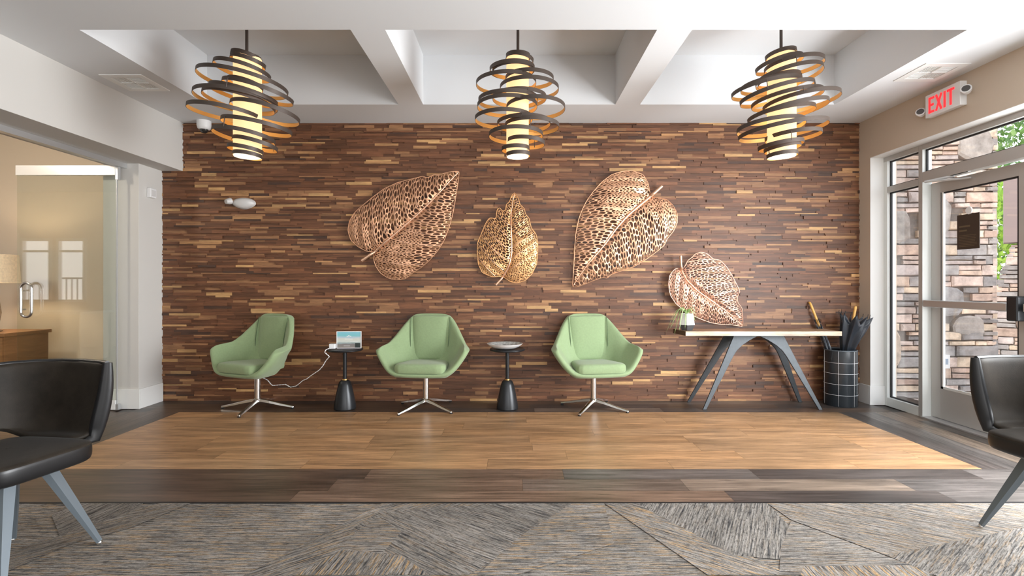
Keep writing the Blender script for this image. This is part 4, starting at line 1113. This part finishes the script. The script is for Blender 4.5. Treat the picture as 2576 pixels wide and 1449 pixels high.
def umbrella(label, base, top, hz, rad, seed, flare, hook=0):
    """folded umbrella, tip down in the stand, handle up"""
    rnd = random.Random(seed); b, tp = Vector(base), Vector(top); ax = (tp - b); L = ax.length; d = ax.normalized()
    rot = d.to_track_quat('Z', 'Y').to_matrix().to_4x4()
    t = thing('umbrella', label, 'umbrella', base); t.matrix_world = Matrix.Translation(b) @ rot
    fab = mat('navy_black_nylon', (.012, .018, .028), .30, sheen=.2)
    q = Mesh(); N = 96; rows = []; hc = hz
    for i in range(19):
        s = i / 18; z = .02 + (hc - .02) * s
        row = []
        for k in range(N + 1):
            a = 2 * PI * k / N; kk = (k % 12) / 12.0
            pl = abs(math.sin(PI * k / 12))            # eight folds
            r = rad * (.10 + .90 * s ** (1.9 if flare else .8)) * (1 - .30 * pl * min(1, s * 2) * (1 if flare else .9)) * (1 + .13 * math.sin(5 * a + 9 * s + seed) * s)
            if not flare: r *= (1 - .35 * max(0, s - .75) / .25)
            a2 = a + .6 * s * (1 if flare else 2.5) + .10 * math.sin(3 * a + seed)
            zz = z
            if s > .85: zz += (s - .85) / .15 * (.045 if flare else .02) * (1 - pl * 2.0)
            row.append((r * math.cos(a2), r * math.sin(a2), zz))
        rows.append(row)
    # the cloth folds back in to the shaft
    rows.append([(p[0] * .55, p[1] * .55, p[2] - .05) for p in rows[-1]]); rows.append([(p[0] * .2, p[1] * .2, p[2] - .06) for p in rows[-1]])
    v, f = grid_geo(rows); q.add(v, f); q.build('canopy', fab, t, True)
    tube('shaft', [(0, 0, -.03), (0, 0, L - .1)], .006, M['black_metal'], t, seg=8)
    wm = mat('honey_wood_handle', (.72, .40, .10), .3, noise=.2, nscale=40)
    pts = [(0, 0, hc - .03), (0, 0, L - .02)]; rr = [.011, .013]
    if hook:
        for k in range(1, 9):
            a = PI * .55 * k / 8; pts.append((-hook * .035 * (1 - math.cos(a)), 0, L - .02 + .035 * math.sin(a))); rr.append(.012)
    else: pts.append((0, 0, L)); rr.append(.010)
    tube('handle', pts, rr, wm, t, seg=12)
    for k in range(8):
        a = 2 * PI * k / 8 + .6 * (1 if flare else 2.5); r = rad * (.92 if flare else .6)
        tube('rib_tip', [(r * math.cos(a), r * math.sin(a), hc + .02), (r * 1.0 * math.cos(a), r * 1.0 * math.sin(a), hc + .065)], .0025, M['black_metal'], t, seg=6)
    return t
umbrella('slim folded dark umbrella with hooked wooden handle leaning left in the stand', (3.345, 5.19, .07), (3.035, 5.295, 1.0), .76, .038, 3, False, 1)
ub = umbrella('wide loosely folded navy umbrella with straight wooden handle in the stand', (3.25, 5.17, .07), (3.395, 5.14, .985), .80, .145, 5, True)
tube('strap', [(.095, -.02, .58), (.11, -.03, .45), (.105, -.03, .30), (.11, -.03, .22)], [.005, .006, .005, .003], M['black_metal'], ub, seg=6, flat=.4)

# ------------------------------------------------------------------ pierced copper leaves on the wall
def wall_leaf(label, ox, oy, sc, outline, midrib, axis, seed, n_big, fine_zone, dense=1.0, tint=None, Y=5.262, vein_pairs=7, ribr=.014):
    """outline / midrib: points of the leaf (crop pixels) turned into metres on the wall; cells of a stretched Voronoi net become the holes"""
    rnd = np.random.RandomState(seed)
    def W(p): return np.array([(ox + p[0] / sc - VX) / F * Y, CH + (VY - (oy + p[1] / sc)) / F * Y])
    O = np.array([W(p) for p in outline]); Mi = np.array([W(p) for p in midrib]); A, B = W(axis[0]), W(axis[1])
    ctr = O.mean(0); O = O - ctr; Mi = Mi - ctr; A = A - ctr; B = B - ctr
    # resample the outline
    pts = []
    for i in range(len(O)):
        a, b = O[i], O[(i + 1) % len(O)]; n = max(1, int(np.linalg.norm(b - a) / .014))
        for k in range(n): pts.append(a + (b - a) * k / n)
    Or = np.array(pts)
    for _ in range(2): Or = (np.roll(Or, 1, 0) + Or * 2 + np.roll(Or, -1, 0)) / 4
    L = np.linalg.norm(B - A); ax = (B - A) / L; ay = np.array([-ax[1], ax[0]])
    Wd = max(abs((O - A) @ ay))
    def st(p): d = p - A; return d @ ax, d @ ay
    K, K2 = .50, .30 / Wd
    def warp(p):
        s, t = st(p); return s - K * abs(t) - K2 * t * t, t
    def inside(p):
        x, y = p; c = False; j = len(Or) - 1
        xi, yi = Or[:, 0], Or[:, 1]; xj, yj = np.roll(xi, 1), np.roll(yi, 1)
        m = ((yi > y) != (yj > y)) & (x < (xj - xi) * (y - yi) / (yj - yi + 1e-12) + xi)
        return bool(m.sum() % 2)
    def edge(p):
        d = np.linalg.norm(Or - p, axis=1); i = d.argmin(); return Or[i], d[i]
    def midd(p):
        best = 9
        for i in range(len(Mi) - 1):
            a, b = Mi[i], Mi[i + 1]; t = np.clip((p - a) @ (b - a) / ((b - a) @ (b - a) + 1e-9), 0, 1); best = min(best, np.linalg.norm(p - a - (b - a) * t))
        return best
    def size(p):
        s, t = st(p); return fine_zone(s / L, t / Wd)
    # dart throwing in warped space with a varying radius
    lo, hi = O.min(0) - .06, O.max(0) + .06
    acc = []; accw = np.zeros((0, 2)); accr = np.zeros(0)
    base = .026 / dense
    tries = int(9000 * dense)
    cand = rnd.uniform(lo, hi, (tries, 2))
    EL = 1.5
    for p in cand:
        if not inside(p) and edge(p)[1] > .05: continue
        f = size(p); el = EL
        a, t = warp(p); w = np.array([a, t / el]); r = base * f
        if len(accr):
            d = np.abs(accw - w)
            if ((d ** 2).sum(1) < (r * .5 + accr * .5) ** 2).any(): continue
        acc.append(p); accw = np.vstack([accw, w]); accr = np.append(accr, r)
    acc = np.array(acc)
    # triangulate in warped space so that the cells lie along the veins
    res = delaunay_2d_cdt([Vector((float(w[0]), float(w[1]))) for w in accw], [], [], 0, 1e-6)
    tv, tf, ov = res[0], res[2], res[3]
    src = [o[0] if o else -1 for o in ov]
    cen = [np.mean([acc[src[i]] for i in f], axis=0) for f in tf]
    inc = {}
    for k, f in enumerate(tf):
        for i in f: inc.setdefault(src[i], []).append(k)
    q = Mesh(); vid = {}
    sp_v = L / (vein_pairs + 1.5)
    def depth(p):
        a, t = warp(p); e = edge(p)[1]; m = midd(p)
        d = -.012 - .035 * min(1, e / .16) + .018 * math.exp(-(m / .03) ** 2)
        d -= .010 * abs(math.sin(PI * a / sp_v)) * min(1, e / .05) * min(1, m / .04)
        return d
    def vert(k):
        if k not in vid:
            p = cen[k]
            if not inside(p): p = edge(p)[0]
            elif edge(p)[1] < .006: p = edge(p)[0]
            vid[k] = len(q.v); q.v.append((p[0], depth(p), p[1]))
        return vid[k]
    for i, ks in inc.items():
        if len(ks) < 3 or i < 0: continue
        p = acc[i]
        if not inside(p) or edge(p)[1] < .003: continue
        aw = accw[i]
        ks = sorted(ks, key=lambda k: math.atan2(*((cen[k] - p)[::-1])))
        vs = [vert(k) for k in ks]
        if len(set(vs)) < 3: continue
        f = size(p); c = np.mean([[q.v[v][0], q.v[v][2]] for v in vs], axis=0)
        hole = (.79 if f > .6 else .56) + rnd.uniform(-.06, .06)
        m = midd(p)
        if f <= .6 and rnd.rand() < .08: hole = 0
        if m < .012: hole *= .5
        if hole <= 0:
            q.f.append(tuple(vs)); q.m.append(0); q.c.append((1, 1, 1)); q.uv.append([(0, 0)] * len(vs)); continue
        inn = []
        for v in vs:
            x, y, z = q.v[v]; nx, nz = c[0] + (x - c[0]) * hole, c[1] + (z - c[1]) * hole
            q.v.append((nx, depth(np.array([nx, nz])) , nz)); inn.append(len(q.v) - 1)
        for k in range(len(vs)):
            k2 = (k + 1) % len(vs)
            if vs[k] == vs[k2]: continue
            q.f.append((vs[k], vs[k2], inn[k2], inn[k])); q.m.append(0); q.c.append((1, 1, 1)); q.uv.append([(0, 0)] * 4)
    t = thing('leaf_sculpture', label, 'wall sculpture', (ctr[0], Y + .03, ctr[1]), group='pierced copper leaves on the wood wall')
    bl = q.build('blade', tint or M['copper'], t, True); mods(bl, solid=.005, sub=1, offset=0)
    # rim
    rim = [(p[0], depth(p) - .001, p[1]) for p in Or]; rim.append(rim[0])
    tube('rim', rim, .0045, tint or M['copper'], t, seg=6, cap=False)
    n = len(Mi); path = []; rr = []
    for i in range(n - 1):
        for k in range(6):
            s = k / 6; p = Mi[i] + (Mi[i + 1] - Mi[i]) * s; path.append(p); rr.append(ribr * (1 - .82 * (i + s) / (n - 1)) + .0015)
    path.append(Mi[-1]); rr.append(.002)
    path = np.array(path)
    for _ in range(2): path[1:-1] = (path[:-2] + path[1:-1] * 2 + path[2:]) / 4
    tube('midrib', [(p[0], (depth(p) if inside(p) else -.02) - .006, p[1]) for p in path], rr, M['copper_rib'], t, seg=10)
    for j in range(-1, vein_pairs + 2):
        a0 = j * sp_v + sp_v * .5
        for sg in (-1, 1):
            pp = []
            for k in range(1, 60):
                tt = k * .012; s = a0 + K * tt + K2 * tt * tt; p = A + ax * s + ay * sg * tt
                if not inside(p):
                    if pp: break
                    continue
                pp.append(p)
            if len(pp) > 4:
                if midd(pp[0]) > .07: continue
                tube('side_vein', [(p[0], depth(p) - .003, p[1]) for p in pp], [.0048 * (1 - .6 * i / len(pp)) for i in range(len(pp))], M['copper_rib'], t, seg=6)
    tube('wall_mount', [(0, -.02, 0), (0, .045, 0)], .012, M['iron'], t, seg=8)
    return t

def zoneA(s, t): return .46 if (s < .18 + .22 * max(0, -t) - .1 * t) else (1.05 if abs(t) < 1.2 else .9)
wall_leaf('large copper leaf farthest left, its tip pointing up to the right', 840, 400, 4.026,
    [(400, 940), (330, 935), (240, 890), (165, 820), (135, 720), (150, 630), (200, 545), (270, 480), (380, 390), (500, 300), (640, 235), (760, 205), (900, 170), (940, 190), (1020, 150), (1060, 160), (1150, 130), (1268, 115), (1255, 230), (1225, 420), (1200, 560), (1160, 700), (1110, 830), (1040, 940), (960, 1030), (880, 1100), (800, 1150), (720, 1215), (620, 1225), (540, 1205), (470, 1160), (420, 1090), (395, 1010)],
    [(280, 1030), (400, 945), (560, 810), (700, 690), (850, 560), (960, 455), (1080, 330), (1180, 210), (1262, 122)], [(400, 945), (1268, 115)], 1, 1,
    lambda s, t: .47 if (s < .10 or (t < -.0 and s < .40 and t > -.62 and s < .40) or (t < 0 and s < .16) or s < -.02 * t) else 1.0)
wall_leaf('smallest copper leaf, upright, below the middle pendant', 840, 400, 4.026,
    [(1700, 1185), (1600, 1195), (1500, 1150), (1460, 1060), (1450, 930), (1455, 840), (1490, 760), (1530, 660), (1575, 590), (1640, 605), (1652, 505), (1680, 485), (1702, 530), (1738, 520), (1745, 450), (1778, 435), (1795, 370), (1830, 330), (1870, 400), (1885, 460), (1930, 500), (1940, 560), (1975, 590), (2000, 700), (2045, 750), (2065, 840), (2065, 950), (2055, 1060), (2010, 1160), (1940, 1230), (1860, 1255), (1790, 1245), (1740, 1210)],
    [(1640, 1275), (1700, 1210), (1770, 1090), (1800, 960), (1800, 820), (1790, 600), (1808, 440), (1830, 335)], [(1720, 1190), (1825, 335)], 2, 1,
    lambda s, t: .50 if (s < .14 or (t < 0 and s < .48 and t < -.1)) else .80, dense=1.15, tint=mat('golden_copper_leaf_metal', (.78, .44, .20), .44, .7, noise=.22, nscale=14, bump=.4, bscale=120), vein_pairs=6, ribr=.011)
wall_leaf('large copper leaf above the planter, its tip pointing down to the left', 1400, 400, 3.15,
    [(742, 262), (730, 190), (690, 120), (600, 88), (520, 95), (440, 120), (360, 180), (290, 260), (240, 330), (205, 400), (175, 480), (155, 580), (145, 700), (138, 850), (128, 1010), (150, 1018), (230, 990), (300, 960), (380, 935), (400, 950), (430, 915), (520, 885), (620, 850), (720, 790), (800, 730), (860, 680), (880, 630), (930, 570), (962, 500), (960, 430), (930, 370), (880, 320), (820, 305), (775, 302)],
    [(835, 215), (750, 292), (660, 365), (560, 450), (480, 540), (380, 680), (250, 830), (180, 930), (132, 1008)], [(750, 290), (130, 1010)], 3, 1,
    lambda s, t: .47 if (s < .13 or (t < 0 and s < .34 and t > -.8) or (t < 0 and s < .2)) else 1.0, ribr=.017)
wall_leaf('lowest copper leaf, behind the planter, its tip touching down to the console table', 1400, 400, 3.15,
    [(1000, 880), (985, 862), (940, 870), (900, 920), (890, 1000), (905, 1080), (950, 1150), (1010, 1195), (1080, 1240), (1150, 1272), (1230, 1300), (1310, 1312), (1400, 1316), (1490, 1332), (1478, 1250), (1475, 1180), (1440, 1140), (1435, 1090), (1460, 1055), (1440, 1010), (1400, 930), (1350, 850), (1300, 800), (1245, 792), (1200, 750), (1150, 735), (1100, 752), (1080, 780), (1045, 800), (1022, 850)],
    [(985, 768), (990, 865), (1030, 960), (1120, 1050), (1250, 1140), (1380, 1232), (1485, 1328)], [(1000, 870), (1485, 1330)], 4, 1,
    lambda s, t: .50 if (t < 0 and s < .55) else .74, dense=1.15, tint=mat('rose_copper_leaf_metal', (.74, .43, .31), .42, .75, noise=.2, nscale=14, bump=.4, bscale=120), vein_pairs=6, ribr=.013, Y=5.235)

# ------------------------------------------------------------------ charcoal tub chairs in the foreground
def tub_chair():
    t = thing('tub_chair', '', 'chair', group='charcoal tub chairs in the foreground')
    # plan of the wrap-around shell, from left arm tip round the back to right arm tip: (bottom x, bottom y, top x, top y)
    plan = [(.280, -.11, .312, -.150), (.290, -.05, .332, -.08), (.292, .04, .350, .02), (.280, .13, .342, .14), (.245, .205, .305, .235), (.175, .245, .225, .295), (.09, .258, .115, .318), (0, .262, 0, .322)]
    half = plan; full = [(-a, b, -c, d) for a, b, c, d in half] + [(a, b, c, d) for a, b, c, d in half[-2::-1]]
    full = full[::-1]
    rows = []; nv = 8; n = len(full)
    U = []
    for i in range(n):
        u = abs(i - (n - 1) / 2) / ((n - 1) / 2)          # 0 back centre, 1 arm tip
        lift = .06 * max(0, 1 - (u / .42) ** 2) ** .5 if u < .42 else 0
        bx, by, tx, ty = full[i]; col = []
        for k in range(nv + 1):
            s = k / nv; z = (.475 + lift) + (.823 - .475 - lift) * s
            s2 = (z - .475) / .36; bul = .012 * math.sin(PI * s2)
            x = bx + (tx - bx) * s2; y = by + (ty - by) * s2
            l = math.hypot(x, y) or 1
            col.append((x + x / l * bul, y + y / l * bul, z))
        rows.append(col)
    rows2 = []
    for i in range(n):
        u = abs(i - (n - 1) / 2) / ((n - 1) / 2); k2 = min(1, max(0, (u - .36) / .10)); c0 = rows[i][0]
        rows2.append([(c0[0] * (1 - .30 * k2), c0[1] * (1 - .30 * k2), c0[2] + .004 - .0 * k2), (c0[0] * (1 - .10 * k2), c0[1] * (1 - .10 * k2), c0[2] + .006)] + [(p[0], p[1], p[2] + .022 * (1 - j / nv)) for j, p in enumerate(rows[i])])
    v, f = grid_geo(rows2); q = Mesh(); q.add(v, f); o = q.build('shell', M['velvet'], t, True)
    bm = bmesh.new(); bm.from_mesh(o.data); bmesh.ops.recalc_face_normals(bm, faces=bm.faces[:]); bm.to_mesh(o.data); bm.free()
    mods(o, solid=.034, sub=2, offset=0)
    # leather edges: front ends of the arms, folded lip on the rim
    for e in (0, -1):
        c = rows[e]; pts = [Vector(p) + Vector((0, -.004, 0)) for p in c]
        pts = [pts[0] + Vector((0, .0, -.005))] + pts[1:]
        pts = [Vector((pts[0].x * .87, pts[0].y + .012, .462))] + pts
        tube('arm_edge', pts, [.014, .026, .031, .033, .033, .032, .030, .027, .023, .018], M['piping'], t, seg=12, flat=.55, up=(1, 0, 0))
    tube('rim_piping', [tuple(c[-1][k] + (-.002 if k == 2 else 0) for k in range(3)) for c in rows], .0105, M['piping'], t, seg=8)
    # seat: upholstered slab with thick rounded front edge
    prof = [(0, .86), (.006, .96), (.02, .995), (.05, 1.0), (.078, .995), (.090, .965), (.097, .6), (.098, .01)]
    R2 = []; nn = 48
    for z, k in prof:
        row = []
        for j in range(nn + 1):
            a = 2 * PI * j / nn; c, s = math.cos(a), math.sin(a); p = .36
            x = math.copysign(abs(c) ** p, c) * .222 * k; y = math.copysign(abs(s) ** p, s) * .235 * k
            x *= 1 - .10 * max(0, -y / .235) * -1 * .0 - .06 * max(0, y / .235)
            row.append((x, y + .005, .402 + z))
        R2.append(row)
    v, f = grid_geo(R2); q = Mesh(); nf = len(f); q.add(v, f)
    for i in range(nf):
        q.m[i] = 1 if i < 4 * nn else 0
    o = q.build('seat', [M['velvet'], M['piping']], t, True); mods(o, sub=1)
    bbox('under_plate', [((-.13, -.13, .385), (.13, .13, .405))], M['iron'], t, bevel=.003)
    for sx in (-1, 1):
        for sy in (-1, 1):
            q = Mesh(); top = Vector((sx * .085, sy * .085, .402)); ft = Vector((sx * .215, sy * .215, .012))
            d = (ft - top).normalized(); w = Vector((-sy * 1.0, sx * 1.0, 0)).normalized(); n = d.cross(w).normalized()
            def sec(p, a, b): return [p + w * a, p + n * b, p - w * a, p - w * a * .8 - n * b * .9, p + w * a * .8 - n * b * .9]
            S = [sec(top, .036, .030), sec(top.lerp(ft, .5), .027, .022), sec(ft, .015, .012)]
            for i in range(2):
                for j in range(5): q.quad([S[i][j], S[i][(j + 1) % 5], S[i + 1][(j + 1) % 5], S[i + 1][j]])
            q.quad(S[2]); q.quad(S[0][::-1]); o = q.build('leg', M['leg_grey'], t)
            bm = bmesh.new(); bm.from_mesh(o.data); bmesh.ops.remove_doubles(bm, verts=bm.verts[:], dist=1e-5); bmesh.ops.recalc_face_normals(bm, faces=bm.faces[:]); bm.to_mesh(o.data); bm.free()
            lathe('foot_glide', [(0, 0), (.012, 0), (.013, .008), (.010, .014), (0, .014)], M['chrome'], o, loc=(ft.x, ft.y, 0), seg=12)
    return t
tb = tub_chair(); tb.location = (-2.145, 2.185, .005); tb.rotation_euler = (0, 0, R(80)); tb['label'] = 'charcoal velvet tub chair at the left edge, on the carpet, facing the right one'
tb2 = dup(tb, (2.515, 2.33, .005), R(-88), 'charcoal velvet tub chair at the right edge, in front of the entrance door')
for c in COL.objects:      # the four legs are set square to the room under the turned seat
    if c.parent in (tb, tb2) and c.name.split('.')[0] == 'leg': c.rotation_euler = (0, 0, R(6 if c.parent == tb else -2))
